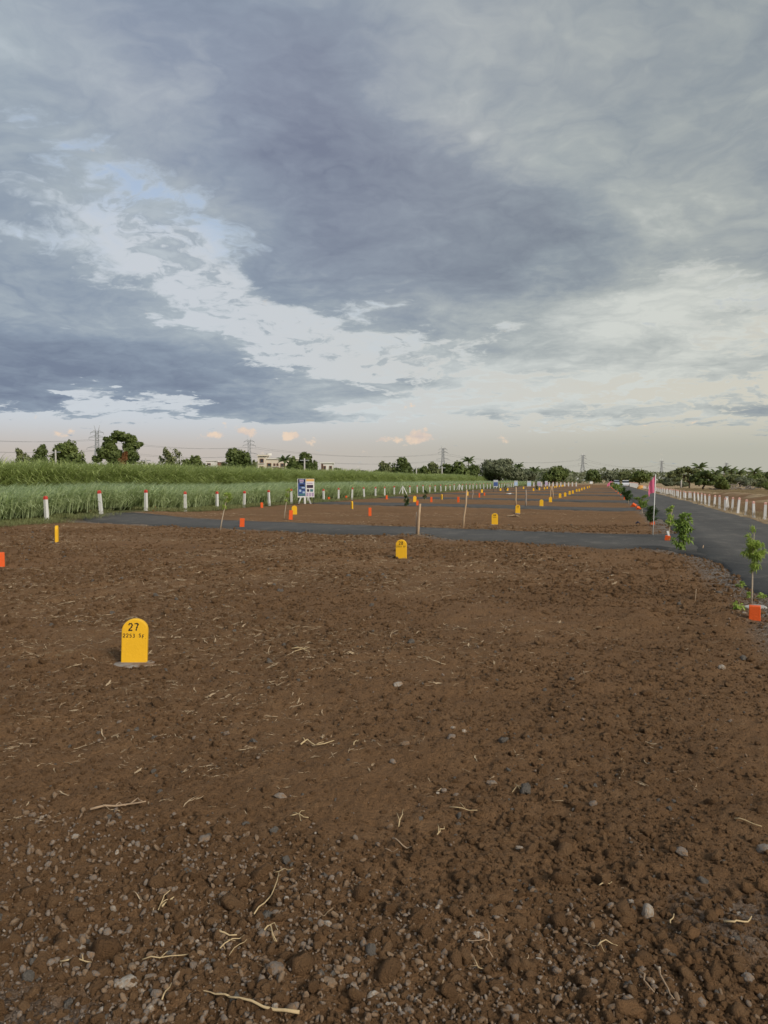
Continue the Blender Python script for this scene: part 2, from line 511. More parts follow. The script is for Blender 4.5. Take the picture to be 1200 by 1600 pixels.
def _line(a, b, dep):
    p, q = gp(*a), gp(*b)
    return (p.x, p.y, q.x, q.y, dep)
RUTS = [_line((-60, 935), (640, 858), 0.05), (_line((-60, 952), (700, 862), 0.045)), _line((-60, 1012), (240, 1032), 0.055), _line((700, 905), (1110, 893), 0.035), _line((620, 1090), (980, 1070), 0.02), _line((240, 1035), (620, 1052), 0.03)]

def rough_h(x, y):
    r = np.hypot(x, y)
    z = (fbm(x * 1.3, y * 1.3, 4, 11) - 0.5) * 0.085
    z = z + (fbm(x * 5.0, y * 5.0, 3, 21) - 0.5) * 0.05
    near = sstep(14, 5, r)
    f = fbm(x * 17, y * 17, 3, 41)
    z = z + near * (np.abs(f - 0.5) * -0.06 + 0.008)
    # wheel ruts crossing the plot and a ridge left of the near marker
    for (ax, ay, bx, by, dep) in RUTS:
        L = math.hypot(bx - ax, by - ay); ux, uy = (bx - ax) / L, (by - ay) / L
        t = (x - ax) * ux + (y - ay) * uy; q = -(x - ax) * uy + (y - ay) * ux + 0.12 * np.sin(t * 0.9)
        z = z - dep * np.exp(-(q / 0.13) ** 2) * sstep(-0.5, 0.8, t) * sstep(L + 0.5, L - 0.8, t) * (0.5 + vnoise(t * 1.5, t * 0, 6))
        z = z + dep * 0.7 * np.exp(-((np.abs(q) - 0.26) / 0.12) ** 2) * sstep(-0.5, 0.8, t) * sstep(L + 0.5, L - 0.8, t) * vnoise(t * 2.5, q, 8)
    # plough marks running across the plot
    z = z + 0.018 * np.sin((y * 0.96 + x * 0.28) * 9.0 + 2.5 * fbm(x * 0.5, y * 0.5, 2, 71)) * sstep(6, 10, r) * sstep(45, 25, r) * vnoise(x * 0.3, y * 0.8, 77)
    return z

def ground_h(x, y):
    x = np.asarray(x, dtype=float); y = np.asarray(y, dtype=float)
    k = on_road(x, y)
    far = sstep(120, 60, np.hypot(x, y))
    return smooth_h(x, y) * (0.15 + 0.85 * far) + rough_h(x, y) * (1 - k) * far - 0.035 * k

def gz(x, y):
    return float(ground_h(np.array([x]), np.array([y]))[0])

def stand(px, py, sink=0.0):
    """where something stands that meets the ground at that place of the photograph"""
    p = gp(px, py)
    for _ in range(4):
        p = gp(px, py, gz(p.x, p.y))
    p.z -= sink
    return p

# ------------------------------------------------------------------ the ground: one sheet to the horizon
def build_ground():
    rr = [0.35]
    while rr[-1] < 4200:
        r = rr[-1]
        rr.append(r * (1.007 if r < 11 else 1.011 if r < 45 else 1.02 if r < 160 else 1.08))
    rr = np.array(rr)
    f = math.pi / 2 + YAW                                     # heading of the view
    fine = np.radians(np.arange(-44, 44.001, 0.19))
    coarse = np.radians(np.arange(48, 313, 5.0))
    ph = np.concatenate([fine, coarse]) + f
    R, A = np.meshgrid(rr, ph, indexing='ij')
    jit = 0.45
    X = R * np.cos(A); Y = R * np.sin(A)
    Z = ground_h(X, Y)
    nr, na = R.shape
    v = np.stack([X, Y, Z], -1).reshape(-1, 3)
    i = np.arange(nr - 1)[:, None]; j = np.arange(na)[None, :]; j2 = (j + 1) % na
    q = np.stack([np.broadcast_to(i * na + j, (nr - 1, na)), (i + 1) * na + j, (i + 1) * na + j2, i * na + j2], -1).reshape(-1, 4)
    v = np.vstack([v, [[0, 0, float(Z[0].mean())]]])
    me = mesh('ground', v, q, None, smooth=True)
    x = v[:, 0]; y = v[:, 1]; rad = np.hypot(x, y)
    w = (fbm(x * 0.5, y * 0.5, 4, 91) - 0.5) * 2
    side = sstep(-18.7, -19.7, x + w * 0.9)                   # grass and cane land on the left
    dry = sstep(5.4, 5.9, x + w * 0.3) * np.maximum(sstep(6.9, 6.3, x + w * 0.5), sstep(9.3, 11.5, x + w * 2.5))
    dry = np.maximum(dry, sstep(240, 320, y + w * 20) * (x > -18))
    shoulder = 0.0 * x
    d = np.abs(x - ROAD_L + 0.15)
    shoulder = np.maximum(shoulder, sstep(0.60, 0.15, d + w * 0.2))
    for (c, k, wd) in CROSS:
        dd = np.abs(y - road_y(x, c, k)) - wd / 2
        flare = 1.6 * np.exp(-np.clip(ROAD_L - x, 0, 9) / 0.9)
        shoulder = np.maximum(shoulder, sstep(0.55, 0.05, dd - flare + w * 0.25) * (x > -19.5) * (x < ROAD_L))
    g0 = gp(20, 1600)
    patch = sstep(0.62, 0.25, np.hypot(x - g0.x + 0.1, (y - g0.y + 0.05) * 1.9) + w * 0.10)
    g1 = gp(1140, 1440)
    patch = np.maximum(patch, 0.75 * sstep(0.40, 0.05, np.hypot(x - g1.x, (y - g1.y) * 1.2) + w * 0.15))
    gravel = np.clip(np.maximum(shoulder, patch), 0, 1)
    # dusting of broken straw: rows on the left and along the tarmac
    straw = sstep(0.42, 0.68, fbm(x * 0.30 + 3, y * 0.75, 4, 55)) * sstep(4.0, 7.0, rad)
    straw = np.clip(straw * (0.30 + 0.9 * sstep(1, -5, x)), 0, 1)
    for nm, arr in (('grass', side), ('dry', dry), ('gravel', gravel), ('straw', straw)):
        a = me.attributes.new(nm, 'FLOAT', 'POINT'); a.data.foreach_set('value', arr.astype(np.float32))
    m = bpy.data.materials.new('earth'); m.use_nodes = True
    t = m.node_tree; t.nodes.clear(); N = NT(t)
    P = N.add('ShaderNodeTexCoord').outputs['Object']
    at_ = lambda n: N.add('ShaderNodeAttribute', attribute_name=n).outputs['Fac']
    big = N.noise(P, 0.35, 5, 0.6); mid = N.noise(P, 4.0, 6, 0.62); fin = N.noise(P, 60.0, 4, 0.65)
    c = N.mix(N.ramp(big, 0.32, 0.68), SOIL_A, SOIL_B)
    c = N.mix(N.ramp(mid, 0.45, 0.75, 0, 0.55), c, SOIL_C)
    c = N.mix(N.ramp(fin, 0.35, 0.8, 0.0, 0.35), c, SOIL_D)
    stv = N.noise(N.vec('MULTIPLY', P, (7.0, 22.0, 7.0)), 1.0, 3, 0.6, dist=0.6)
    sv = N.math('MULTIPLY', N.ramp(stv, 0.56, 0.68), at_('straw'))
    c = N.mix(N.math('MULTIPLY', sv, 0.75), c, (0.30, 0.215, 0.125))
    vo = N.add('ShaderNodeTexVoronoi', feature='F1'); N.put(vo.inputs['Vector'], P); vo.inputs['Scale'].default_value = 55
    gcol = N.mix(N.ramp(N.sep(vo.outputs['Color'])[0], 0.0, 1.0), (0.115, 0.102, 0.090), (0.34, 0.305, 0.265))
    gcol = N.mix(N.ramp(mid, 0.40, 0.62, 0, 0.7), gcol, SOIL_D)
    c = N.mix(N.math('MULTIPLY', at_('gravel'), N.ramp(mid, 0.25, 0.5, 0.55, 0.95)), c, gcol)
    grs = N.mix(N.ramp(mid, 0.35, 0.65), (0.055, 0.075, 0.028), (0.15, 0.13, 0.06))
    c = N.mix(at_('grass'), c, grs)
    dr = N.mix(N.ramp(N.noise(P, 0.9, 6, 0.65), 0.35, 0.65), (0.46, 0.345, 0.205), (0.27, 0.19, 0.108))
    c = N.mix(at_('dry'), c, dr)
    b = N.add('ShaderNodeBsdfPrincipled'); N.put(b.inputs['Base Color'], c)
    b.inputs['Roughness'].default_value = 0.95; b.inputs['Specular IOR Level'].default_value = 0.12
    h = N.math('ADD', N.math('MULTIPLY', N.noise(P, 28.0, 6, 0.7), 1.0), N.math('MULTIPLY', N.noise(P, 140.0, 3, 0.6), 0.3))
    h = N.math('MULTIPLY_ADD', vo.outputs['Distance'], N.math('MULTIPLY', at_('gravel'), -0.5), h)
    bp = N.add('ShaderNodeBump'); bp.inputs['Strength'].default_value = 1.0; bp.inputs['Distance'].default_value = 0.05
    N.put(bp.inputs['Height'], h); t.links.new(bp.outputs[0], b.inputs['Normal'])
    o = N.add('ShaderNodeOutputMaterial'); t.links.new(b.outputs[0], o.inputs[0])
    me.materials.append(m)
    g = link('ground', me); g['kind'] = 'structure'
    return g

SOIL_A = (0.226, 0.128, 0.063)
SOIL_B = (0.184, 0.103, 0.05)
SOIL_C = (0.28, 0.168, 0.087)
SOIL_D = (0.126, 0.07, 0.034)
build_ground()

# ------------------------------------------------------------------ tarmac
def asphalt():
    m = bpy.data.materials.new('asphalt'); m.use_nodes = True
    t = m.node_tree; t.nodes.clear(); N = NT(t)
    P = N.add('ShaderNodeTexCoord').outputs['Object']
    big = N.noise(P, 0.25, 5, 0.6); mid = N.noise(N.vec('MULTIPLY', P, (1.0, 0.5, 1.0)), 1.6, 6, 0.65)
    c = N.mix(N.ramp(big, 0.35, 0.65), (0.064, 0.061, 0.056), (0.088, 0.083, 0.076))
    c = N.mix(N.ramp(mid, 0.50, 0.72, 0, 0.7), c, (0.150, 0.136, 0.115))
    c = N.mix(N.ramp(N.noise(P, 0.7, 4, 0.5), 0.60, 0.72, 0, 0.5), c, (0.048, 0.046, 0.044))
    px = N.sep(P)[0]
    wob = N.math('MULTIPLY', N.math('SUBTRACT', N.noise(P, 0.5, 3), 0.5), 0.6)
    trk = N.math('ABSOLUTE', N.math('SUBTRACT', N.math('ABSOLUTE', N.math('SUBTRACT', N.math('ADD', px, wob), 3.85)), 0.85))
    c = N.mix(N.math('MULTIPLY', N.ramp(trk, 0.42, 0.10), N.ramp(mid, 0.35, 0.65, 0.05, 0.42)), c, (0.130, 0.120, 0.106))
    pale = N.noise(N.vec('MULTIPLY', P, (2.2, 0.9, 1.0)), 2.2, 6, 0.7)
    c = N.mix(N.ramp(pale, 0.60, 0.72, 0, 0.75), c, (0.20, 0.172, 0.138))
    sp = N.noise(P, 160.0, 2, 0.5)
    c = N.mix(N.ramp(sp, 0.55, 0.75, 0, 0.6), c, (0.12, 0.12, 0.12))
    b = N.add('ShaderNodeBsdfPrincipled'); N.put(b.inputs['Base Color'], c)
    b.inputs['Roughness'].default_value = 0.85; b.inputs['Specular IOR Level'].default_value = 0.2
    bp = N.add('ShaderNodeBump'); bp.inputs['Strength'].default_value = 0.5; bp.inputs['Distance'].default_value = 0.01
    N.put(bp.inputs['Height'], N.noise(P, 120.0, 3, 0.6)); t.links.new(bp.outputs[0], b.inputs['Normal'])
    o = N.add('ShaderNodeOutputMaterial'); t.links.new(b.outputs[0], o.inputs[0])
    return m
TARMAC = asphalt()

def strip(name, rows):
    """a road from cross-section rows of (x, y); the edge rows dip into the ground"""
    rows = np.array(rows)                                   # n, k, 2
    n, k, _ = rows.shape
    z = smooth_h(rows[..., 0], rows[..., 1]) * (0.15 + 0.85 * sstep(120, 60, np.hypot(rows[..., 0], rows[..., 1])))
    z = z + 0.024 + (fbm(rows[..., 0] * 0.4, rows[..., 1] * 0.4, 2, 15) - 0.5) * 0.02
    z[:, 0] -= 0.16; z[:, -1] -= 0.16
    v = np.concatenate([rows, z[..., None]], -1).reshape(-1, 3)
    i = np.arange(n - 1)[:, None]; j = np.arange(k - 1)[None, :]
    q = np.stack([i * k + j, i * k + j + 1, (i + 1) * k + j + 1, (i + 1) * k + j], -1).reshape(-1, 4)
    o = link(name, mesh(name, v, q, TARMAC, smooth=True)); o['kind'] = 'structure'
    return o

def main_road():
    ys = np.concatenate([np.arange(-8, 40, 0.15), np.arange(40, 120, 0.5), np.arange(120, 420, 3)])
    rows = []
    for y in ys:
        wl = (fbm(np.array([ROAD_L * 0.9]), np.array([y * 0.9]), 4, 61)[0] - 0.5) * 0.42
        wr = (fbm(np.array([ROAD_R * 0.9]), np.array([y * 0.9]), 4, 66)[0] - 0.5) * 0.42
        fl = 0.0
        for (c, k, w) in CROSS:
            yy = road_y(ROAD_L, c, k)
            fl = max(fl, 0.35 * math.exp(-max(0, abs(y - yy) - w / 2) / 0.8))
        xl = ROAD_L - wl - fl * 0.3; xr = ROAD_R + wr
        rows.append([(xl - 0.10, y), (xl, y)] + [(xl + (xr - xl) * s, y) for s in (0.2, 0.4, 0.6, 0.8)] + [(xr, y), (xr + 0.12, y)])
    strip('main_road', rows)
main_road()

def cross_road(c, k, w):
    xs = np.concatenate([np.arange(-19.6, ROAD_L + 0.25, 0.12)])
    rows = []
    for x in xs:
        yc = road_y(x, c, k)
        a = (fbm(np.array([x * 0.9]), np.array([(yc - w / 2) * 0.9]), 4, 61)[0] - 0.5) * 0.42
        b = (fbm(np.array([x * 0.9]), np.array([(yc + w / 2) * 0.9]), 4, 64)[0] - 0.5) * 0.42
        fl = 1.5 * math.exp(-max(0, ROAD_L - 0.1 - x) / 0.7)
        e = 1.0 - 0.55 * math.exp(-(x + 19.6) / 0.8)
        y0 = yc - (w / 2 + a) * e - fl; y1 = yc + (w / 2 + b) * e + fl
        rows.append([(x, y0 - 0.10), (x, y0)] + [(x, y0 + (y1 - y0) * s) for s in (0.25, 0.5, 0.75)] + [(x, y1), (x, y1 + 0.10)])
    rows = [r[::-1] for r in rows]
    o = strip('cross_road', rows)
    o.location.z = -0.006 
    return o
for (c, k, w) in CROSS: cross_road(c, k, w)

# ------------------------------------------------------------------ materials shared by the scene
M_LEAF_DARK = leaf_material('leaf_dark', (0.060, 0.092, 0.024), (0.165, 0.200, 0.056), 0.35)
M_LEAF_MID = leaf_material('leaf_mid', (0.085, 0.125, 0.030), (0.215, 0.250, 0.072), 0.35)
M_LEAF_OLIVE = leaf_material('leaf_olive', (0.105, 0.132, 0.046), (0.250, 0.262, 0.110), 0.35)
M_LEAF_GREY = leaf_material('leaf_grey', (0.110, 0.132, 0.072), (0.245, 0.258, 0.150), 0.35)
M_LEAF_RUST = leaf_material('leaf_rust', (0.16, 0.065, 0.022), (0.28, 0.13, 0.05), 1.2)
M_PALM = leaf_material('palm_leaf', (0.060, 0.090, 0.030), (0.150, 0.180, 0.065), 0.5)
M_BARK = material('bark', (0.085, 0.062, 0.044), 0.9, 0.1, 0.4, 3.0, 0.6, 20)
M_CANE = leaf_material('cane_leaf', (0.220, 0.285, 0.070), (0.540, 0.600, 0.235), 0.9, 0.45, 0.45, inst=True)
M_CROP = leaf_material('crop_leaf', (0.280, 0.370, 0.140), (0.700, 0.770, 0.460), 0.9, 0.45, 0.45, inst=True)
M_GRASS = leaf_material('grass_blade', (0.13, 0.18, 0.055), (0.38, 0.36, 0.17), 0.9, 0.3, 0.6, inst=True)
M_DRYGRASS = leaf_material('dry_grass_blade', (0.24, 0.175, 0.09), (0.40, 0.31, 0.18), 0.9, 0.3, 0.6, inst=True)
M_WHITE = material('white_paint', (0.60, 0.59, 0.565), 0.6, 0.3, 0.08, 5.0, 0.15, 30, dirt=(0.42, 0.36, 0.29), dscale=7.0, dlo=0.58, dhi=0.8)
M_RED = material('red_paint', (0.52, 0.055, 0.040), 0.6, 0.3, 0.15, 8.0, dirt=(0.50, 0.30, 0.26), dscale=9, dlo=0.6, dhi=0.8)
M_PINKRED = material('faded_red_paint', (0.58, 0.32, 0.26), 0.6, 0.3, 0.15, 8.0, dirt=(0.6, 0.4, 0.36), dscale=9, dlo=0.5, dhi=0.8)
M_STEEL = material('galvanised_steel', (0.36, 0.37, 0.38), 0.5, 0.5, 0.12, 2.0, metallic=0.3)
M_CABLE = material('cable', (0.24, 0.245, 0.25), 0.5, 0.4, 0.1, 1.0)
M_CONC = material('concrete', (0.40, 0.38, 0.35), 0.85, 0.2, 0.2, 9.0, 0.4, 50, dirt=(0.22, 0.17, 0.13), dscale=5)

# ------------------------------------------------------------------ blades and leaves
def blade(v, f, base, az, length, lean, droop, w, seg=5, twist=0.0):
    """one arching leaf as a narrow ribbon"""
    b = len(v)
    d = Vector((math.cos(az), math.sin(az), 0)); s = Vector((-math.sin(az + twist), math.cos(az + twist), 0))
    p = Vector(base); ang = lean; st = length / seg
    for i in range(seg + 1):
        u = i / seg
        ww = w * (0.55 + 0.9 * u) if u < 0.4 else w * (0.91 * (1 - u) / 0.6 + 0.04)
        v.append(tuple(p - s * ww / 2)); v.append(tuple(p + s * ww / 2))
        p = p + (d * math.sin(ang) + Vector((0, 0, 1)) * math.cos(ang)) * st
        ang += droop / seg * (0.4 + 1.4 * u)
    for i in range(seg):
        f.append((b + 2 * i, b + 2 * i + 1, b + 2 * i + 3, b + 2 * i + 2))

def cane_clump(seed, h, n, w, spread, windy, mat):
    r = random.Random(seed); v = []; f = []
    for k in range(n):
        a = r.uniform(0, 2 * math.pi); q = r.random() ** 0.5 * spread
        z0 = r.uniform(0.0, 0.55) * h
        az = a + r.uniform(-0.8, 0.8)
        # the wind lays most leaves over to the right
        if r.random() < windy: az = r.uniform(-0.9, 0.9)
        blade(v, f, (math.cos(a) * q, math.sin(a) * q, z0), az, (h * 1.15 - z0) * r.uniform(0.75, 1.15), r.uniform(0.10, 0.75), r.uniform(1.2, 2.8), w * r.uniform(0.7, 1.2), 5, r.uniform(-0.6, 0.6))
    return mesh('clump', v, f, mat)

def spread_field(name, x0, x1, y0, y1, step, variants, smin, smax, keep=None, zoff=0.0, label=None, cat=None, edge=0.25):
    r = np.random.default_rng(len(name) * 7 + int(abs(x0) * 3))
    xs = np.arange(x1, x0, step); ys = np.arange(y0, y1, step)
    X, Y = np.meshgrid(xs, ys); X = X.ravel(); Y = Y.ravel()
    X = X + r.uniform(-0.5, 0.5, X.size) * step; Y = Y + r.uniform(-0.5, 0.5, X.size) * step
    if keep is not None:
        k = keep(X, Y, r); X = X[k]; Y = Y[k]
    n = X.size
    Z = smooth_h(X, Y) * (0.15 + 0.85 * sstep(120, 60, np.hypot(X, Y))) + zoff
    hs = smin + (smax - smin) * (0.35 * r.random(n) + 0.65 * fbm(X * 0.22, Y * 0.22, 3, 19))
    rot = np.stack([r.uniform(-0.08, 0.08, n), r.uniform(-0.08, 0.08, n), r.uniform(-0.5, 0.5, n)], -1)
    scl = np.stack([hs, hs, hs], -1)
    o = scatter(name, np.stack([X, Y, Z], -1), rot, scl, r.integers(0, len(variants), n), r.random(n), variants)
    if label: props(o, label, cat)
    return o

crop_v = [cane_clump(100 + k, 1.30, 20, 0.062, 0.22, 0.80, M_CROP) for k in range(5)]
cane_v = [cane_clump(200 + k, 2.75, 36, 0.088, 0.34, 0.60, M_CANE) for k in range(5)]
grass_v = [cane_clump(300 + k, 0.20, 16, 0.012, 0.10, 0.3, M_GRASS) for k in range(3)]
dryg_v = [cane_clump(400 + k, 0.22, 14, 0.012, 0.10, 0.3, M_DRYGRASS) for k in range(3)]

def in_view(X, Y, m=0.12):
    az = np.arctan2(X, Y) + YAW
    return np.abs(az) < math.radians(26.6) + m

def crop_keep(X, Y, r):
    edge = -20.45 + (vnoise(Y * 0.4, Y * 0 + 3, 8) - 0.5) * 0.7
    thin = np.where(Y > 70, 0.55, 1.0) * np.where(Y > 120, 0.6, 1.0)
    return (X < edge) & in_view(X, Y) & (r.random(X.size) < thin)
spread_field('low_fodder_crop', -20.0, -31.5, 10, 235, 0.30, crop_v, 0.68, 1.24, crop_keep, 0, 'feathery pale green fodder crop in front of the tall cane', 'crop')
def cane_keep(X, Y, r):
    edge = -31.2 + (vnoise(Y * 0.25, Y * 0 + 7, 9) - 0.5) * 1.2
    deep = np.where(X < -36, 0.55, 1.0) * np.where(X < -45, 0.55, 1.0)
    return (X < edge) & in_view(X, Y) & (r.random(X.size) < deep) & (Y < 212 + (vnoise(X * 0.3, X * 0, 4) - .5) * 6)
spread_field('tall_sugarcane', -31.0, -62, 12, 216, 0.42, cane_v, 0.76, 1.20, cane_keep, 0, 'tall dense green sugarcane behind the low crop', 'crop')
def verge_keep(X, Y, r):
    return in_view(X, Y) & (r.random(X.size) < sstep(0.34, 0.52, fbm(X * 0.8, Y * 0.8, 3, 45)) * sstep(-18.4, -19.4, X + (fbm(X * 0.5, Y * 0.5, 2, 3) - .5)))
spread_field('verge_grass', -18.3, -21.5, 14, 120, 0.16, grass_v, 0.6, 1.4, verge_keep, 0, 'short green grass along the edge of the crop', 'grass')
def dry_keep(X, Y, r):
    a = sstep(5.75, 6.1, X) * sstep(7.3, 6.5, X)
    b = sstep(10.0, 13.0, X) * 0.5
    return in_view(X, Y) & (r.random(X.size) < np.maximum(a, b) * sstep(0.38, 0.6, fbm(X * 0.6, Y * 0.6, 3, 47)))
spread_field('dry_verge_grass', 24.0, 5.7, 20, 140, 0.22, dryg_v, 0.6, 1.5, dry_keep, 0, 'straw coloured dry grass around the right hand row of posts', 'grass')

# ------------------------------------------------------------------ trees
def leaf_cloud(lobes, n, size, seed, rise=0.0, mb=None, gaps=0.45):
    """leaf-sized faces filling a crown made of lobes (x, y, z, rx, ry, rz)"""
    r = np.random.default_rng(seed)
    L = np.array(lobes, dtype=float)
    wgt = (L[:, 3] * L[:, 4] * L[:, 5]) ** (2 / 3); wgt /= wgt.sum()
    k = r.choice(len(L), n, p=wgt)
    d = r.normal(size=(n, 3)); d /= np.linalg.norm(d, axis=1)[:, None]
    # sub-clumps make the outline uneven
    nc = max(6, n // 45)
    cd = r.normal(size=(len(L), 14, 3)); cd /= np.linalg.norm(cd, axis=2)[:, :, None]
    near = np.einsum('nij,nj->ni', cd[k], d)
    pick = near.argmax(1); cl = cd[k, pick]
    mixk = r.uniform(0.45, 1.0, n)[:, None]
    d = d * mixk + cl * (1 - mixk); d /= np.linalg.norm(d, axis=1)[:, None]
    rad = 0.35 + 0.68 * r.random(n) ** 0.6
    rad *= 0.86 + 0.30 * r.random((len(L), 14))[k, pick]
    c = L[k, :3] + d * L[k, 3:6] * rad[:, None]
    keep = fbm(c[:, 0] * 1.1 / max(size, 0.2) * 0.30 + 50, (c[:, 2] + c[:, 1] * 0.6) * 0.33 / max(size, 0.2) + 9, 2, seed) > gaps * 0.62
    c = c[keep]; d = d[keep]; n = len(c)
    u = r.normal(size=(n, 3)); u -= (u * d).sum(1)[:, None] * d * 0.6; u /= np.linalg.norm(u, axis=1)[:, None]
    w = np.cross(u, d + r.normal(size=(n, 3)) * 0.5); w /= np.linalg.norm(w, axis=1)[:, None] + 1e-9
    s = size * r.uniform(0.6, 1.35, n)[:, None]
    nrm = np.cross(u, w)
    p0 = c - u * s; p2 = c + u * s; p1 = c - w * s * 0.45 + nrm * s * 0.18; p3 = c + w * s * 0.45 + nrm * s * 0.18
    v = np.stack([p0, p1, p2, p3], 1).reshape(-1, 3)
    f = np.arange(n * 4).reshape(n, 4)
    return v, f

def auto_lobes(r, w, z0, z1, k, depth=0.8, flat=1.0):
    """an uneven crown: one core and k smaller lobes around it"""
    h = (z1 - z0) / 2; zc = (z0 + z1) / 2
    out = [(0, 0, zc, w * 0.36, w * 0.36 * depth, h * 0.80)]
    for i in range(k):
        a = 2 * math.pi * i / k + r.uniform(-0.4, 0.4)
        q = r.uniform(0.26, 0.38) * w
        out.append((math.cos(a) * q, math.sin(a) * q * depth, zc + r.uniform(-0.55, 0.5) * h, w * r.uniform(0.18, 0.26), w * r.uniform(0.18, 0.26) * depth, h * r.uniform(0.36, 0.52) * flat))
    for i in range(max(1, k // 3)):
        out.append((r.uniform(-0.2, 0.2) * w, r.uniform(-0.2, 0.2) * w, z1 - h * r.uniform(0.3, 0.45), w * r.uniform(0.16, 0.24), w * 0.18, h * r.uniform(0.30, 0.42)))
    return out

def tree(name, label, base, lobes, n, size, mat, trunk_r, seed, cat='tree', group=None, gaps=0.45, trunk_h=None, stems=1, turn=YAW, branches=True):
    root = empty(name, base, turn, label, cat, group)
    v, f = leaf_cloud(lobes, int(n * 2.9), size, seed, gaps=gaps)
    link('crown', mesh('crown', v, f, mat), root)
    r = random.Random(seed); mb = MB()
    L = sorted(lobes, key=lambda q: -q[3] * q[5])
    fork = trunk_h if trunk_h else min(q[2] - q[5] for q in lobes) + 0.25 * max(q[5] for q in lobes)
    fork = max(fork, 0.4)
    for s in range(stems):
        bx = r.uniform(-0.3, 0.3) * stems * trunk_r * 2 if stems > 1 else 0
        top = Vector((r.uniform(-0.3, 0.3) + bx, r.uniform(-0.2, 0.2), fork))
        mb.tube([(bx, 0, -0.2), (bx * 1.05, 0.02, fork * 0.45), tuple(top)], [trunk_r * 1.25, trunk_r, trunk_r * 0.8], 7)
        if branches:
            for q in L[:7]:
                e = Vector(q[:3]); m = top.lerp(e, 0.5) + Vector((0, 0, 0.12 * (e - top).length))
                mb.tube([tuple(top - Vector((0, 0, 0.1))), tuple(m), tuple(e)], [trunk_r * 0.6, trunk_r * 0.4, trunk_r * 0.15], 5)
    mb.build('trunk', M_BARK, root, True)
    return root

def px_tree(name, label, x0, x1, ytop, depth, mat, seed, k=7, n=1500, size=0.30, low=0.18, trunk=0.16, ybase=None, group=None, gaps=0.45, flat=1.0, cat='tree', zbase=None, stems=1, crown0=None):
    """a tree that spans columns x0..x1 and reaches row ytop, standing `depth` metres away"""
    xc = (x0 + x1) / 2; base = at(xc, depth)
    base.z = zbase if zbase is not None else gz(base.x, base.y)
    w = (x1 - x0) / FOCAL * depth; h = hgt(ytop, depth) - base.z
    r = random.Random(seed)
    z0 = crown0 if crown0 is not None else h * low
    lobes = auto_lobes(r, w, z0, h, k, flat=flat)
    return tree(name, label, base, lobes, n, size, mat, trunk, seed, cat, group, gaps, stems=stems)

TG = 'trees beyond the cane'
px_tree('round_tree', 'small round tree at the far left edge above the cane', 22, 48, 699, 150, M_LEAF_OLIVE, 1, 5, 800, 0.28, 0.1, group=TG)
px_tree('round_tree', 'dark leafy tree second from the left edge above the cane', 49, 77, 692, 140, M_LEAF_DARK, 2, 6, 1100, 0.28, 0.1, group=TG)
px_tree('spreading_tree', 'broad dense olive green tree left of the tallest left tree', 78, 134, 689, 135, M_LEAF_MID, 3, 9, 2600, 0.30, 0.08, group=TG, trunk=0.2)
# the tallest tree on the left: an open arch of foliage with sky showing through the middle
def arch_tree():
    D = 112.0; s = D / FOCAL; base = at(188, D); base.z = 0
    def q(px, py, rx, ry): return ((px - 188) * s, random.uniform(-0.4, 0.4), hgt(py, D), rx * s, rx * s * 0.8, ry * s)
    lobes = [q(184, 679, 9, 6), q(196, 682, 9, 6), q(175, 688, 9, 7), q(207, 687, 9, 6), q(208, 696, 11, 8), q(213, 695, 9, 5), q(205, 708, 11, 11), q(176, 701, 9, 8),
             q(165, 708, 12, 10), q(178, 713, 14, 11), q(155, 717, 8, 6), q(211, 715, 8, 9), q(192, 720, 12, 8), q(219, 694, 5, 3), q(168, 686, 4, 3), q(172, 696, 10, 9), q(201, 699, 8, 9), q(183, 709, 9, 7), q(186, 716, 12, 8), q(203, 717, 10, 8), q(190, 685, 8, 5)]
    t = tree('arching_tree', 'tall dark tree on the left with sky showing through its arching crown', base, lobes, 3600, 0.26, M_LEAF_DARK, 0.22, 44, 'tree', TG, gaps=0.30, trunk_h=2.2, stems=2)
    D2 = 110.0; b2 = at(194, D2); b2.z = 0; s2 = D2 / FOCAL
    lob = [((px - 194) * s2, 0, hgt(py, D2), rx * s2, rx * s2 * .7, ry * s2) for (px, py, rx, ry) in ((195, 716, 5, 8), (192, 722, 5, 7), (197, 710, 3, 4), (188, 719, 3, 3))]
    tree('withered_shrub', 'rust brown withered shrub at the foot of the arching tree', b2, lob, 420, 0.20, M_LEAF_RUST, 0.06, 45, 'shrub', trunk_h=1.2)
arch_tree()
px_tree('sparse_tree', 'thin open tree right of the arching tree', 246, 282, 697, 150, M_LEAF_OLIVE, 5, 7, 700, 0.26, 0.2, group=TG, gaps=0.56)
px_tree('round_tree', 'small bushy tree left of the small flat roofed house', 285, 322, 709, 150, M_LEAF_MID, 6, 6, 900, 0.28, 0.1, group=TG)
px_tree('round_tree', 'full dark green tree left of the cream house', 345, 398, 703, 138, M_LEAF_DARK, 7, 9, 2800, 0.28, 0.05, group=TG, trunk=0.2, gaps=0.36)
px_tree('round_tree', 'small yellowish tree touching the left wall of the cream house', 389, 405, 716, 142, M_LEAF_OLIVE, 8, 5, 500, 0.26, 0.05, group=TG)
px_tree('leafy_tree', 'tall leafy tree in front of the right end of the cream house', 462, 500, 706, 136, M_LEAF_DARK, 9, 8, 1900, 0.28, 0.06, group=TG)
px_tree('leafy_tree', 'lower leafy tree beside the tall one before the cream house', 447, 474, 715, 134, M_LEAF_MID, 10, 6, 1000, 0.26, 0.06, group=TG)
px_tree('yellowish_tree', 'yellow green tree left of the dark round tree near the middle', 588, 612, 721, 170, M_LEAF_OLIVE, 11, 6, 800, 0.30, 0.06, group=TG)
px_tree('round_tree', 'dark round tree standing alone near the middle of the tree line', 606, 643, 715, 172, M_LEAF_DARK, 12, 8, 1800, 0.30, 0.06, group=TG, gaps=0.38)
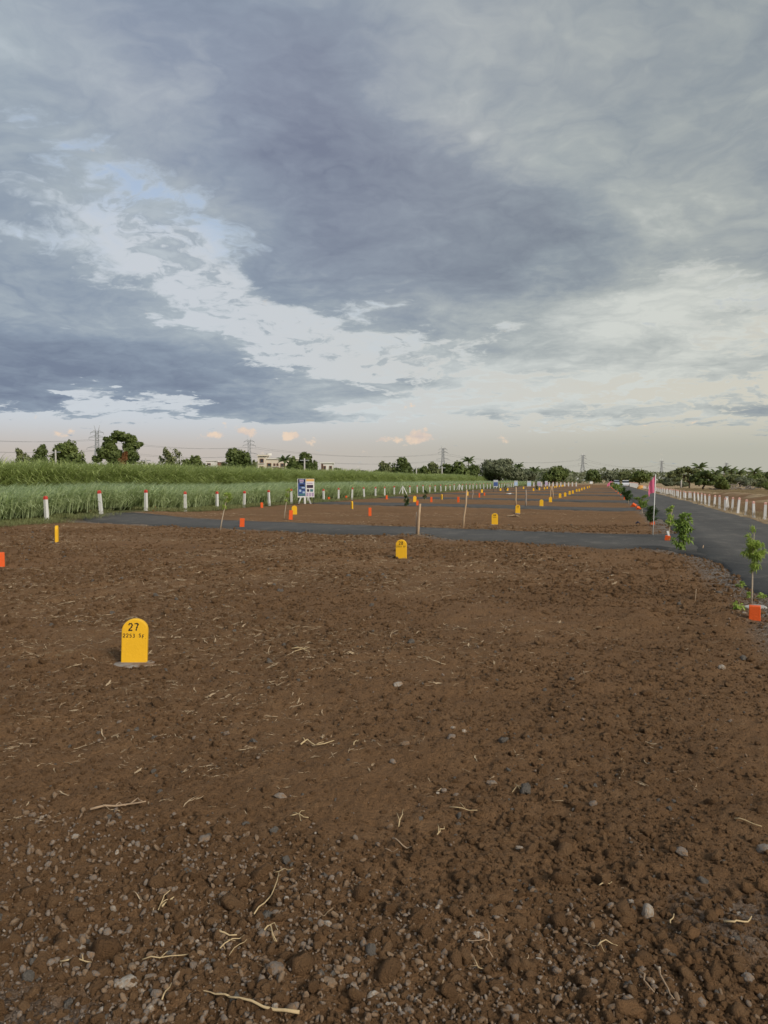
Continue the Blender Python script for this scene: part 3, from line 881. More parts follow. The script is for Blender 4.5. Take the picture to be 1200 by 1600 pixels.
px_tree('hedgerow_tree', 'low hedgerow tree behind the left concrete pole', 648, 672, 727, 190, M_LEAF_MID, 13, 6, 800, 0.32, 0.04, group=TG)
px_tree('hedgerow_tree', 'hedgerow tree between the two concrete poles', 664, 692, 722, 192, M_LEAF_OLIVE, 14, 7, 1100, 0.32, 0.04, group=TG)
px_tree('hedgerow_tree', 'dark hedgerow tree in front of the third pylon', 686, 716, 723, 192, M_LEAF_DARK, 15, 7, 1200, 0.32, 0.04, group=TG)
px_tree('hedgerow_tree', 'full hedgerow tree left of the single palm', 704, 734, 720, 190, M_LEAF_MID, 16, 7, 1200, 0.32, 0.04, group=TG)
px_tree('hedgerow_tree', 'dark hedgerow tree beneath the single palm', 726, 748, 725, 192, M_LEAF_DARK, 17, 6, 900, 0.32, 0.04, group=TG)
px_tree('spreading_tree', 'big grey green spreading tree at the end of the cane field', 748, 816, 717, 205, M_LEAF_GREY, 18, 10, 3200, 0.34, 0.10, group=TG, trunk=0.3, gaps=0.40)
px_tree('hedgerow_tree', 'grey green tree leaning from the right of the spreading tree', 804, 836, 733, 215, M_LEAF_GREY, 19, 6, 900, 0.34, 0.05, group=TG)
px_tree('round_tree', 'bright green tree left of the fourth pylon', 848, 882, 730, 230, M_LEAF_MID, 20, 8, 1500, 0.34, 0.05, group=TG)
px_tree('leafy_tree', 'tall dark tree behind the bright green one left of the fourth pylon', 866, 888, 727, 245, M_LEAF_DARK, 21, 6, 900, 0.34, 0.06, group=TG)
px_tree('hedgerow_tree', 'dim hedgerow tree straight behind the end of the main road', 914, 942, 734, 300, M_LEAF_DARK, 22, 7, 900, 0.42, 0.05, group=TG)
px_tree('hedgerow_tree', 'grey thin tree right of the end of the main road', 938, 972, 737, 310, M_LEAF_GREY, 23, 7, 900, 0.42, 0.05, group=TG)
px_tree('hedgerow_tree', 'grey green tree behind the far pink flags', 962, 992, 736, 300, M_LEAF_OLIVE, 24, 7, 900, 0.42, 0.05, group=TG)
px_tree('leafy_tree', 'full green tree left of the near pink flag', 982, 1016, 736, 260, M_LEAF_MID, 25, 8, 1300, 0.38, 0.05, group=TG)
px_tree('hedgerow_tree', 'grey brown thicket tree right of the near pink flag', 1036, 1062, 744, 190, M_LEAF_GREY, 26, 7, 900, 0.34, 0.02, group='trees and scrub on the right')
RG = 'trees and scrub on the right'
def acacia(px, ybase, x0, x1, ytop, seed, mat, label, n=1500, under=0.45):
    D = FOCAL * CAM_H / (ybase - 750.0) if ybase > 751 else 200
    base = at(px, D); base.z = gz(base.x, base.y)
    s = D / FOCAL; r = random.Random(seed); h = hgt(ytop, D) - base.z
    lobes = []
    for i in range(9):
        x = (x0 + (x1 - x0) * (i + 0.5) / 9 - px) * s
        arch = 1 - ((i - 4) / 5.5) ** 2
        lobes.append((x, r.uniform(-0.8, 0.8), h * (under + (0.90 - under) * arch * r.uniform(0.75, 1.0)), (x1 - x0) * s * 0.10, 1.2, h * r.uniform(0.10, 0.16)))
        lobes.append((x * 0.8, r.uniform(-0.8, 0.8), h * (under - 0.05 + 0.25 * arch * r.random()), (x1 - x0) * s * 0.09, 1.0, h * 0.10))
    return tree('acacia_tree', label, base, lobes, n, 0.20, mat, 0.13, seed, 'tree', RG, trunk_h=h * 0.3)
acacia(1077, 764.5, 1046, 1096, 729, 61, M_LEAF_OLIVE, 'flat topped acacia standing in the dry field on the right', 2000)
acacia(1098, 767, 1084, 1114, 734, 62, M_LEAF_DARK, 'smaller dark acacia in front of the flat topped one', 1300, 0.35)
for i, (x0, x1, yt, D, m, lab) in enumerate([
    (1112, 1134, 743, 150, M_LEAF_OLIVE, 'pale green bush right of the dark acacia'), (1118, 1138, 744, 112, M_LEAF_MID, 'round green bush on its short trunk at the field edge'),
    (1130, 1160, 742, 150, M_LEAF_OLIVE, 'wide olive bush left of the dead branches'), (1150, 1182, 745, 145, M_LEAF_GREY, 'grey green scrub bush behind the heap of dead branches'),
    (1164, 1200, 741, 165, M_LEAF_MID, 'tall green bush under the right hand palms'), (1180, 1216, 747, 130, M_LEAF_OLIVE, 'pale olive bush at the right edge of the picture'),
    (1056, 1076, 752, 160, M_LEAF_GREY, 'low grey bush left of the flat topped acacia trunk'), (1192, 1226, 742, 180, M_LEAF_DARK, 'dark tree cut by the right edge of the picture'),
    (1190, 1212, 754, 112, M_LEAF_MID, 'low green shrub nearest the right edge of the dry field'),
    (1030, 1050, 748, 240, M_LEAF_OLIVE, 'small olive bush far behind the near pink flag')]):
    px_tree('bush', lab, x0, x1, yt, D, m, 70 + i, 6, 900, 0.24, 0.0, 0.08, group=RG, cat='bush', gaps=0.36, crown0=0.15)

def palm(px, ytop, depth, seed, label, fl=2.0, group='palms'):
    base = at(px, depth); base.z = gz(base.x, base.y)
    h = hgt(ytop, depth) - base.z - fl * 0.30
    root = empty('coconut_palm', base, 0, label, 'palm', group)
    r = random.Random(seed); lean = r.uniform(-0.06, 0.06) * h
    MB().tube([(0, 0, -0.2), (lean * 0.3, 0, h * 0.4), (lean * 0.8, 0, h * 0.8), (lean, 0, h)], [0.2, 0.16, 0.13, 0.11], 7).build('trunk', M_BARK, root, True)
    c = Vector((lean, 0, h))
    for k in range(13):
        az = 2.399 * k + r.uniform(-0.2, 0.2); ang = 0.25 + 1.25 * (k / 13) + r.uniform(-0.1, 0.1)
        v = []; f = []; p = c.copy(); d = Vector((math.cos(az), math.sin(az), 0)); s = Vector((-math.sin(az), math.cos(az), 0)); st = fl / 8
        for i in range(9):
            q = p + (d * math.sin(ang) + Vector((0, 0, math.cos(ang)))) * st
            ll = fl * 0.24 * math.sin(math.pi * (0.12 + 0.83 * i / 9))
            for sg in (-1, 1):
                b = len(v); t = s * sg * ll * 0.8 + d * ll * 0.45 - Vector((0, 0, ll * 0.55))
                v += [tuple(p), tuple(q), tuple(q + t), tuple(p + t * 0.92)]
                f.append((b, b + 1, b + 2, b + 3))
            p = q; ang += 0.15
        link('frond', mesh('frond', v, f, M_PALM), root)
    return root
palm(733, 717, 215, 1, 'single palm rising over the middle of the hedgerow', 2.2)
palm(808, 727, 235, 2, 'palm just right of the big spreading tree', 2.2)
palm(835, 733, 235, 3, 'low palm between the spreading tree and the bright green tree', 2.3)
palm(446, 716, 140, 4, 'palm in front of the middle of the cream house', 1.6)
palm(1092, 727, 190, 5, 'palm behind the flat topped acacia', 2.2)
palm(1117, 737, 230, 6, 'leftmost palm of the row behind the scrub', 2.2)
palm(1131, 732, 215, 7, 'tallest palm left of the last pylon', 2.3)
palm(1143, 734, 220, 8, 'palm below the last pylon', 2.2)
palm(1155, 736, 215, 9, 'palm right of the last pylon', 2.2)
palm(1178, 734, 215, 10, 'palm near the right edge above the scrub', 2.2)
palm(1196, 740, 220, 11, 'palm cut by the right edge of the picture', 2.2)

# far wood that reads as one mass
def far_wood(name, px0, px1, depth, h0, h1, n, seed, mat, label):
    r = np.random.default_rng(seed)
    px = r.uniform(px0, px1, n); s = (px - 600) / FOCAL
    dd = depth + r.uniform(-25, 25, n)
    f = np.array([-math.sin(YAW), math.cos(YAW)]); rt = np.array([math.cos(YAW), math.sin(YAW)])
    xy = (f[None] + rt[None] * s[:, None]) * dd[:, None]
    top = h0 + (h1 - h0) * fbm(px * 0.05, px * 0 + seed, 4, seed)
    z = top * r.random(n) ** 0.7
    c = np.stack([xy[:, 0], xy[:, 1], z], -1)
    u = r.normal(size=(n, 3)); u /= np.linalg.norm(u, axis=1)[:, None]
    w = r.normal(size=(n, 3)); w -= (w * u).sum(1)[:, None] * u; w /= np.linalg.norm(w, axis=1)[:, None]
    sz = (depth / 420.0) * r.uniform(0.4, 1.0, n)[:, None]
    v = np.stack([c - u * sz, c - w * sz * .6, c + u * sz, c + w * sz * .6], 1).reshape(-1, 3)
    o = link(name, mesh(name, v, np.arange(n * 4).reshape(n, 4), mat))
    return props(o, label, 'wood', None, 'stuff')
far_wood('far_wood', -120, 420, 330, 6.5, 11, 9000, 3, M_LEAF_OLIVE, 'low far line of trees behind the cane on the left')
far_wood('far_wood', 400, 900, 420, 5, 10, 6500, 4, M_LEAF_DARK, 'dim far line of trees behind the middle of the picture')
far_wood('far_wood', 820, 1060, 360, 4.0, 8, 3500, 5, M_LEAF_GREY, 'grey line of far trees behind the end of the main road')
far_wood('far_wood', 1040, 1330, 330, 3.0, 6, 4500, 6, M_LEAF_OLIVE, 'dull green line of far trees behind the dry field on the right')

# ------------------------------------------------------------------ houses beyond the cane
M_CREAM = material('cream_plaster', (0.62, 0.55, 0.44), 0.85, 0.2, 0.06, 0.6, dirt=(0.45, 0.38, 0.30), dscale=0.8, dlo=0.55, dhi=0.8)
M_PALEWALL = material('pale_plaster', (0.66, 0.63, 0.58), 0.85, 0.2, 0.06, 0.6, dirt=(0.45, 0.42, 0.38), dscale=0.8, dlo=0.55, dhi=0.8)
M_GLASS = material('dark_window_glass', (0.045, 0.050, 0.060), 0.15, 0.6, 0.15, 1.0)
M_WINFRAME = material('brown_window_frame', (0.20, 0.11, 0.07), 0.6, 0.3, 0.15, 2.0)
M_BROWN = material('brown_sheet', (0.20, 0.11, 0.08), 0.8, 0.2, 0.2, 1.0)
def window(root, x, z, w, h, y):
    fr = MB()
    t = 0.12
    fr.box((x - w / 2 + t / 2, y, z), (t, 0.16, h)); fr.box((x + w / 2 - t / 2, y, z), (t, 0.16, h))
    fr.box((x, y, z + h / 2 - t / 2), (w - 2 * t, 0.16, t)); fr.box((x, y, z - h / 2 + t / 2), (w - 2 * t, 0.16, t))
    o = fr.build('window', M_WINFRAME, root)
    MB().box((x, y + 0.02, z), (w - 2 * t, 0.05, h - 2 * t)).build('pane', M_GLASS, o)
    MB().box((x, y - 0.10, z - h / 2 - 0.07), (w + 0.3, 0.2, 0.10)).build('sill', M_PALEWALL, o)

def cream_house():
    D = 150.0; s = D / FOCAL; px0 = 403
    base = at(px0, D); base.z = 0
    root = empty('cream_house', base, YAW, 'two storey cream plastered house with stair tower beyond the cane', 'house')
    X = lambda px: (px - px0) * s
    Z = lambda py: hgt(py, D)
    MB().box(((X(403) + X(416)) / 2, 2, Z(713.6) / 2), (X(416) - X(403), 4, Z(713.6))).build('stair_tower', M_CREAM, root)
    MB().box(((X(402) + X(417.5)) / 2, 2, Z(711.8)), (X(417.5) - X(402), 4.6, 0.28)).build('tower_roof_slab', M_CREAM, root)
    MB().box(((X(416) + X(478)) / 2, 3.2, Z(717.4) / 2), (X(478) - X(416) - 0.01, 5.6, Z(717.4))).build('wall', M_CREAM, root)
    MB().box(((X(416.4) + X(479)) / 2, 3.2, Z(716.6)), (X(479) - X(416.4), 6.0, 0.22)).build('roof_parapet', M_PALEWALL, root)
    window(root, X(409.5), Z(720), 0.75, 0.85, -0.03)
    window(root, X(409.0), Z(731.5), 0.75, 0.8, -0.03)
    window(root, X(420.5), Z(726.5), 0.85, 0.75, 0.37)
    window(root, X(428.8), Z(726.2), 0.38, 0.55, 0.37)
    window(root, X(433.6), Z(726.2), 0.38, 0.55, 0.37)
    window(root, X(441), Z(727), 0.7, 0.8, 0.37)
    MB().box((X(435), -0.3, Z(731.5)), (1.6, 1.4, 0.12)).build('porch_canopy', M_BROWN, root)
    MB().tube([(X(419), 1.5, Z(711.5)), (X(419), 1.5, Z(708.2))], 0.55, 12).build('water_tank', M_PALEWALL, root)
cream_house()
def small_house(px0, px1, yt, D, mat, label, wins, roof=False):
    base = at(px0, D); base.z = 0; s = D / FOCAL
    root = empty('flat_roofed_house', base, YAW, label, 'house')
    w = (px1 - px0) * s; h = hgt(yt, D)
    MB().box((w / 2, 2.5, h / 2), (w, 5, h)).build('wall', mat, root)
    MB().box((w / 2, 2.5, h + 0.1), (w + 0.4, 5.4, 0.22)).build('roof_slab', M_PALEWALL, root)
    for (px, py, ww, hh) in wins:
        window(root, (px - px0) * s, hgt(py, D), ww, hh, -0.03)
    return root
small_house(502, 519, 724, 150, M_PALEWALL, 'small white house right of the tall leafy tree', [(507.5, 731.5, 0.5, 0.9), (516.8, 731.5, 0.5, 0.9), (503.6, 730, 0.4, 1.6)])
h2 = small_house(322, 335, 720.5, 200, M_PALEWALL, 'small white house half hidden by cane on the left', [(327, 725.5, 0.9, 0.6)])
h3 = small_house(335.5, 345, 722, 204, M_BROWN, 'low brown roofed shed beside the small white house', [(340, 726.5, 0.6, 0.6)])

# ------------------------------------------------------------------ pylons and their cables
def pylon(px, ytop, D, label, H=None, body=0.22):
    base = at(px, D); base.z = 0
    H = hgt(ytop, D)
    root = empty('pylon', base, math.radians(24), label, 'pylon', 'pylons of the power line')
    b0, b1 = H * 0.12, H * 0.028; zb = H * 0.60; zt = H * 0.90; rad = 0.10 + D / 9000
    wid = lambda z: b0 + (b1 - b0) * min(1, z / zb)
    for sx in (-1, 1):
        for sy in (-1, 1):
            MB().tube([(sx * b0, sy * b0, -0.5), (sx * b1, sy * b1, zb), (sx * b1 * 0.8, sy * b1 * 0.8, zt)], rad, 4).build('leg', M_STEEL, root)
    br = MB(); zs = [0, H * 0.16, H * 0.30, H * 0.41, H * 0.50, H * 0.58, H * 0.66, H * 0.74, H * 0.82, H * 0.90]
    for a, b in zip(zs[:-1], zs[1:]):
        wa, wb = wid(a), wid(b)
        for (p, q) in (((-1, -1), (1, -1)), ((1, -1), (1, 1)), ((1, 1), (-1, 1)), ((-1, 1), (-1, -1))):
            br.tube([(p[0] * wa, p[1] * wa, a), (q[0] * wb, q[1] * wb, b)], rad * 0.55, 3, False)
            br.tube([(q[0] * wa, q[1] * wa, a), (p[0] * wb, p[1] * wb, b)], rad * 0.55, 3, False)
            br.tube([(p[0] * wb, p[1] * wb, b), (q[0] * wb, q[1] * wb, b)], rad * 0.5, 3, False)
    br.build('bracing', M_STEEL, root)
    tips = []
    for (z, l) in ((H * 0.62, H * 0.17), (H * 0.80, H * 0.135), (H * 0.885, H * 0.11)):
        for sx in (-1, 1):
            tip = (sx * l, 0, z - H * 0.012)
            m = MB()
            for sy in (-1, 1):
                m.tube([(sx * b1, sy * b1, z + H * 0.03), tip], rad * 0.6, 3, False)
                m.tube([(sx * b1, sy * b1, z), tip], rad * 0.6, 3, False)
            m.build('crossarm', M_STEEL, root)
            MB().tube([tip, (tip[0], 0, tip[2] - H * 0.035)], rad * 0.55, 5).build('insulator', M_CABLE, root)
            tips.append((tip[0], 0, tip[2] - H * 0.035))
    pk = MB()
    for sx in (-1, 1):
        for sy in (-1, 1):
            pk.tube([(sx * b1 * 0.8, sy * b1 * 0.8, zt), (sx * H * 0.045, 0, H)], rad * 0.6, 3, False)
    pk.build('peak', M_STEEL, root)
    M = Matrix.Translation(base) @ Matrix.Rotation(math.radians(24), 4, 'Z')
    return [M @ Vector(t) for t in tips] + [M @ Vector((sx * H * 0.045, 0, H)) for sx in (-1, 1)]
PY = [(-130, 655, 330, None), (153, 665, 402, 'leftmost pylon standing beside the arching tree'), (390, 681, 496, 'second pylon from the left above the cream house'),
      (692, 695, 622, 'third pylon from the left behind the middle hedgerow'), (910, 707, 795, 'fourth pylon from the left above the end of the road'),
      (1033, 717, 1020, 'fifth pylon right of the near pink flag'), (1134, 720.5, 1130, 'last pylon on the right above the palms')]
T = []
for k, (px, yt, D, lab) in enumerate(PY):
    if lab: T.append(pylon(px, yt, D, lab))
    else:
        b = at(px, D); Hh = hgt(yt, D)
        T.append([b + Vector((sx * l * 0.9, sx * l * 0.4, z)) for (z, l) in ((Hh * .57, 7), (Hh * .75, 6), (Hh * .84, 5)) for sx in (-1, 1)] + [b + Vector((0, 0, Hh))] * 2)
NM = {0: 'lower front', 1: 'lower rear', 2: 'middle front', 3: 'middle rear'}
def cable(a, b, sag, rad, label):
    pts = []
    for i in range(15):
        u = i / 14; p = a.lerp(b, u); p.z -= sag * 4 * u * (1 - u); pts.append(tuple(p - a))
    o = MB().tube(pts, rad, 3, False).build('power_cable', M_CABLE)
    o.location = a
    return props(o, label, 'cable', 'cables of the power line')
SP = ['left of the first pylon', 'between the first and second pylons', 'between the second and third pylons', 'between the third and fourth pylons', 'between the fourth and fifth pylons', 'between the fifth and last pylons']
for k in range(len(T) - 1):
    for j in range(4):
        a, b = T[k][j], T[k + 1][j]
        cable(a, b, (b - a).length * 0.022, 0.03 + (a.length + b.length) / 40000, '%s power cable %s from the left' % (NM[j], SP[k]) if k else '%s power cable leaving the picture left of the first pylon' % NM[j])
e = at(1260, 1250); 
def pole(px, ytop, D, label):
    b = at(px, D); b.z = 0; h = hgt(ytop, D)
    r = empty('utility_pole', b, 0, label, 'pole', 'concrete utility poles')
    MB().tube([(0, 0, -0.3), (0, 0, h)], [0.17, 0.12], 8).build('shaft', M_CONC, r, True)
    MB().box((0, 0, h - 0.35), (1.5, 0.12, 0.12), YAW).build('crossarm', M_STEEL, r)
pole(650.5, 729, 165, 'concrete pole in front of the left end of the middle hedgerow')
pole(690.5, 728.5, 165, 'concrete pole in front of the middle hedgerow below the third pylon')
pole(88, 703, 120, 'thin pale pole in front of the broad olive tree on the left')
pole(476, 716, 125, 'pale pole in front of the tall leafy tree by the cream house')
pole(1064, 741, 140, 'thin pale pole left of the flat topped acacia')
pole(228.5, 716, 118, 'short pole just right of the arching tree')

# heap of dead branches at the edge of the dry field
def branch_heap():
    b = gp(1148, 766.5); b.z = gz(b.x, b.y)
    r = random.Random(5); m = MB()
    for k in range(60):
        x = r.uniform(-3.2, 3.2); y = r.uniform(-1, 1); a = r.uniform(0, 6.3); l = r.uniform(0.6, 1.8); z = r.uniform(0, 0.9) * (1 - abs(x) / 3.6)
        e = (x + math.cos(a) * l, y + math.sin(a) * l * 0.5, z + r.uniform(-0.1, 0.7))
        m.tube([(x, y, z), ((x + e[0]) / 2, (y + e[1]) / 2, (z + e[2]) / 2 + 0.15), e], [0.07, 0.05, 0.02], 4)
    o = m.build('branch_heap', material('dead_wood', (0.22, 0.19, 0.16), 0.9, 0.1, 0.3, 3.0)); o.location = b; o.rotation_euler[2] = YAW
    props(o, 'grey heap of dead branches at the far side of the dry field', 'brush heap')
branch_heap()

# ------------------------------------------------------------------ white boundary posts with red tops
def post_mesh(h, red, w=0.125, tilt=0):
    cap = 0.13 if h > 0.8 else 0.10
    a = MB().box((0, 0, (h - cap) / 2 - 0.15), (w, w, h - cap + 0.30), 0, 0.86)
    wt = w * 0.86
    b = MB().box((0, 0, h - cap + cap * 0.31), (wt + 0.006, wt + 0.006, cap * 0.62))
    b.box((0, 0, h - cap * 0.19 + 0.001), (wt + 0.006, wt + 0.006, cap * 0.38), 0, 0.55)
    return a.data('shaft', M_WHITE), b.data('red_cap', red)
def post_row(x0, ys, h, red, group, lab, drop=None):
    sh, cp = post_mesh(h, red, 0.125 if h > 0.8 else 0.11)
    r = random.Random(int(abs(x0) * 10))
    for k, y in enumerate(ys):
        x = x0 + r.uniform(-0.05, 0.05)
        z = gz(x, y) if not drop else drop(x, y)
        e = empty('boundary_post', (x, y, z + r.uniform(-0.05, 0.04)), 0, lab % ordinal(k + 1), 'post', group, rot=(r.gauss(0, 0.03), r.gauss(0, 0.04), r.uniform(-0.3, 0.3)))
        link('shaft', sh, e); link('red_cap', cp, e)
def row_from_pixels(pxs, x0):
    out = []
    for px in pxs:
        az = math.atan2(px - 600, FOCAL) - YAW
        out.append(x0 / math.tan(az))
    return out
lp = row_from_pixels([72, 158, 229, 290, 339, 381, 420, 455, 481, 506, 530, 550, 569, 586, 602, 616, 640, 652, 662], -19.65)
y = lp[-1]
while y < 172:
    y += 3.1 if y < 120 else 4.0
    lp.append(y)
flat = lambda x, y: float(smooth_h(np.array([x]), np.array([y]))[0]) * (1.0 if y < 32 and y > 25 else 0.5)
post_row(-19.65, lp, 0.95, M_RED, 'white posts along the crop', '%s white red topped post from the left along the green crop')
rp = [33.4 - 4.2, 33.4 - 2.1]
rp = [31.4]
while rp[-1] < 150:
    y = rp[-1]; rp.append(y + (2.05 if y < 95 else 3.2))
post_row(6.12, rp, 0.70, M_PINKRED, 'white posts beside the main road', '%s white post from the right edge along the main road')

# corner posts with slanting struts
def braced_post(p, rz, h, label, group):
    e = empty('braced_post', p, rz, label, 'post', group)
    MB().box((0, 0, h / 2 - 0.1), (0.125, 0.125, h + 0.2), 0, 0.9).build('shaft', M_WHITE, e)
    for sx in (-1, 1):
        MB().tube([(sx * 0.50, 0, -0.1), (sx * 0.07, 0, h * 0.88)], 0.05, 4).build('strut', M_WHITE, e)
BG = 'braced posts'
q = row_from_pixels([455, 627, 716], -19.65)
braced_post(Vector((-18.9, 47.0, gz(-18.9, 47.0))), 0.9, 0.95, 'white post with two slanting struts behind the leafy stick by the board', BG)
braced_post(Vector((-19.5, q[1], gz(-19.5, q[1]))), 0.2, 0.95, 'white post with two slanting struts in the middle of the crop row', BG)
braced_post(Vector((-19.5, q[2], gz(-19.5, q[2]))), 0.2, 0.95, 'far white post with two slanting struts right of the dark shrubs', BG)
q = row_from_pixels([1130], 6.12)
braced_post(Vector((6.3, q[0], gz(6.3, q[0]))), 1.2, 0.68, 'white strutted post in the roadside row on the right', BG)

# ------------------------------------------------------------------ yellow plot markers
M_YELLOW = material('yellow_paint', (0.76, 0.42, 0.016), 0.6, 0.3, 0.08, 9.0, 0.3, 45, dirt=(0.52, 0.29, 0.045), dscale=11, dlo=0.56, dhi=0.82)
M_BLACK = material('black_paint', (0.018, 0.014, 0.012), 0.6, 0.3, 0.2, 30.0)
M_MORTAR = material('grey_mortar', (0.27, 0.24, 0.21), 0.95, 0.1, 0.3, 14.0, 0.9, 40, dirt=(0.16, 0.10, 0.06), dscale=12, dlo=0.40, dhi=0.62)
STROKES = {
    '2': [[(0.05, 0.75), (0.2, 0.95), (0.5, 1.0), (0.75, 0.88), (0.78, 0.66), (0.55, 0.42), (0.22, 0.18), (0.05, 0.02), (0.45, 0.03), (0.85, 0.05)]],
    '7': [[(0.05, 0.95), (0.45, 0.98), (0.85, 0.98), (0.62, 0.6), (0.48, 0.3), (0.40, 0.0)]],
    '5': [[(0.78, 0.98), (0.2, 0.96), (0.16, 0.58), (0.5, 0.62), (0.78, 0.45), (0.75, 0.15), (0.42, 0.0), (0.08, 0.1)]],
    '3': [[(0.1, 0.92), (0.45, 1.0), (0.75, 0.85), (0.66, 0.62), (0.35, 0.54), (0.72, 0.42), (0.78, 0.16), (0.45, 0.0), (0.08, 0.1)]],
    '8': [[(0.45, 0.53), (0.14, 0.7), (0.2, 0.93), (0.5, 1.0), (0.76, 0.88), (0.7, 0.66), (0.45, 0.53), (0.12, 0.33), (0.16, 0.08), (0.48, 0.0), (0.8, 0.12), (0.78, 0.36), (0.45, 0.53)]],
    'S': [[(0.78, 0.86), (0.5, 1.0), (0.18, 0.88), (0.16, 0.66), (0.5, 0.52), (0.78, 0.36), (0.72, 0.1), (0.4, 0.0), (0.08, 0.12)]],
    'F': [[(0.16, 0.0), (0.17, 0.98), (0.8, 0.97)], [(0.17, 0.53), (0.68, 0.52)]],
    '.': [[(0.1, 0.0), (0.16, 0.03)]],
}
def lettering(text, cx, z, h, w, gap, thick, yf, name, parent, drop=None):
    """brush-painted letters standing 1.5 mm proud of the face"""
    total = len(text) * w + (len(text) - 1) * gap
    m = MB(); x = cx - total / 2
    for i, ch in enumerate(text):
        dz = drop[i] if drop else 0
        for st in STROKES.get(ch, []):
            # soften the polyline
            pts = st
            for _ in range(2):
                if len(pts) > 2:
                    n = [pts[0]]
                    for a, b in zip(pts[:-1], pts[1:]):
                        n += [(a[0] * .75 + b[0] * .25, a[1] * .75 + b[1] * .25), (a[0] * .25 + b[0] * .75, a[1] * .25 + b[1] * .75)]
                    pts = n + [pts[-1]]
            b = len(m.v); np_ = len(pts)
            P = [(x + p[0] * w, z + dz + p[1] * h) for p in pts]
            for k in range(np_):
                a = P[max(k - 1, 0)]; c = P[min(k + 1, np_ - 1)]
                dx, dz_ = c[0] - a[0], c[1] - a[1]; l = math.hypot(dx, dz_) or 1e-6
                nx, nz = -dz_ / l, dx / l; t = thick / 2 * (0.85 + 0.3 * math.sin(k * 1.3))
                m.v.append((P[k][0] + nx * t, yf, P[k][1] + nz * t)); m.v.append((P[k][0] - nx * t, yf, P[k][1] - nz * t))
            for k in range(np_ - 1):
                m.f.append((b + 2 * k, b + 2 * k + 1, b + 2 * k + 3, b + 2 * k + 2))
        x += w + gap
    return m.build(name, M_BLACK, parent)

def arch_outline(w, h, n=16):
    r = w / 2; zc = h - r * 0.92
    pts = [(-w / 2, -0.12), (w / 2, -0.12)]
    for k in range(n + 1):
        a = math.pi * k / n
        pts.append((r * math.cos(a), zc + r * 0.92 * math.sin(a)))
    return pts
SLAB = bpy.data.meshes.new('slab')
def slab_mesh(w=0.215, h=0.395, d=0.065):
    return MB().prism(arch_outline(w, h), -d / 2, d / 2, 'y').data('slab', M_YELLOW)
SLAB = slab_mesh()
def footing_mesh(seed):
    r = random.Random(seed); n = 14
    p0 = [((0.17 + r.uniform(-0.02, 0.05)) * math.cos(2 * math.pi * k / n), (0.11 + r.uniform(-0.02, 0.04)) * math.sin(2 * math.pi * k / n)) for k in range(n)]
    p1 = [(x * 0.62, y * 0.60) for (x, y) in p0]
    return MB().prism(p0, -0.06, 0.016, 'z', p1).data('footing', M_MORTAR, True)
FOOT = [footing_mesh(k) for k in range(3)]
MG = 'yellow plot markers'
def marker(p, rz, label, k=0, lean=0.0, sc=1.0, foot=True):
    e = empty('plot_marker', p, rz, label, 'marker', MG, rot=(random.uniform(-0.02, 0.02), lean, rz))
    e.scale = (sc, sc, sc)
    s = link('slab', SLAB, e); bevel(s, 0.007, 2)
    if foot:
        fo = link('footing', FOOT[k % 3], e)
        if sc == 1.0 and foot == 2: fo.scale = (1.75, 1.9, 1.5); fo.location = (0.06, -0.03, 0)
    return e
FACE = YAW * 0.55
p = stand(210, 1038)
m27 = marker(p, YAW + 0.16, 'yellow plot marker numbered 27 in the left foreground', 0, 0.035, foot=2)
FY = -0.0325 - 0.0016
lettering('27', -0.008, 0.297, 0.062, 0.040, 0.008, 0.0125, FY, 'number_lettering', m27)
lettering('2253', -0.045, 0.240, 0.030, 0.021, 0.0055, 0.0066, FY, 'area_lettering', m27, [0, 0, -0.001, -0.002])
lettering('SF.', 0.072, 0.240, 0.030, 0.021, 0.006, 0.0066, FY, 'unit_lettering', m27, [0.001, -0.008, -0.010])
p = stand(627, 874)
m28 = marker(p, 0.10, 'yellow plot marker numbered 28 in front of the bare stakes', 1, 0.0)
lettering('28', 0.0, 0.297, 0.062, 0.040, 0.008, 0.012, FY, 'number_lettering', m28)
lettering('2253', -0.040, 0.245, 0.030, 0.021, 0.006, 0.0070, FY, 'area_lettering', m28)
lettering('SF', 0.070, 0.245, 0.030, 0.021, 0.006, 0.0070, FY, 'unit_lettering', m28)
def scribble(e, seed):
    """two rows of brush marks too small to read"""
    r = random.Random(seed); m = MB()
    for (z, h, n, w) in ((0.30, 0.055, 2, 0.035), (0.245, 0.026, 4, 0.02)):
        for k in range(n):
            x = (k - (n - 1) / 2) * w * 1.35
            m.box((x, FY, z + h / 2), (w * 0.75, 0.002, h * r.uniform(0.7, 1)))
    m.build('lettering', M_BLACK, e)
ROWR = [(773, 820), (809, 802), (846, 791), (860, 785), (875, 778), (883, 776), (890, 773), (895, 771.5), (901, 769), (905, 768), (909, 766.2), (913, 764.8), (918, 763.2), (921, 762)]
for k, (px, py) in enumerate(ROWR):
    e = marker(stand(px, py), 0.08, '%s yellow plot marker beyond marker 28 in the right hand row' % ordinal(k + 1), k)
    if k < 2: scribble(e, k)
LM = [(89, 848, -1.0, 'narrow side on yellow plot marker at the left below the first white post'), (460, 805, 0.30, 'yellow plot marker behind the orange peg below the advertising boards'),
      (550, 795.5, -1.0, 'turned yellow plot marker right of the advertising boards'), (648, 784.5, 0.35, 'yellow plot marker left of the dark shrubs behind the first cross road'),
      (690, 780.5, -0.95, 'turned yellow plot marker right of the dark shrubs'), (730, 774.5, 0.4, 'small yellow plot marker beside the slim far stake'),
      (753, 770, 0.4, 'small far yellow plot marker right of the slim far stake'), (782, 767.5, 0.4, 'small far yellow plot marker left of the far dark shrub'),
      (793, 766.8, 0.4, 'small far yellow plot marker right of the far dark shrub'), (818, 764.5, 0.4, 'small far yellow plot marker below the far boards')]
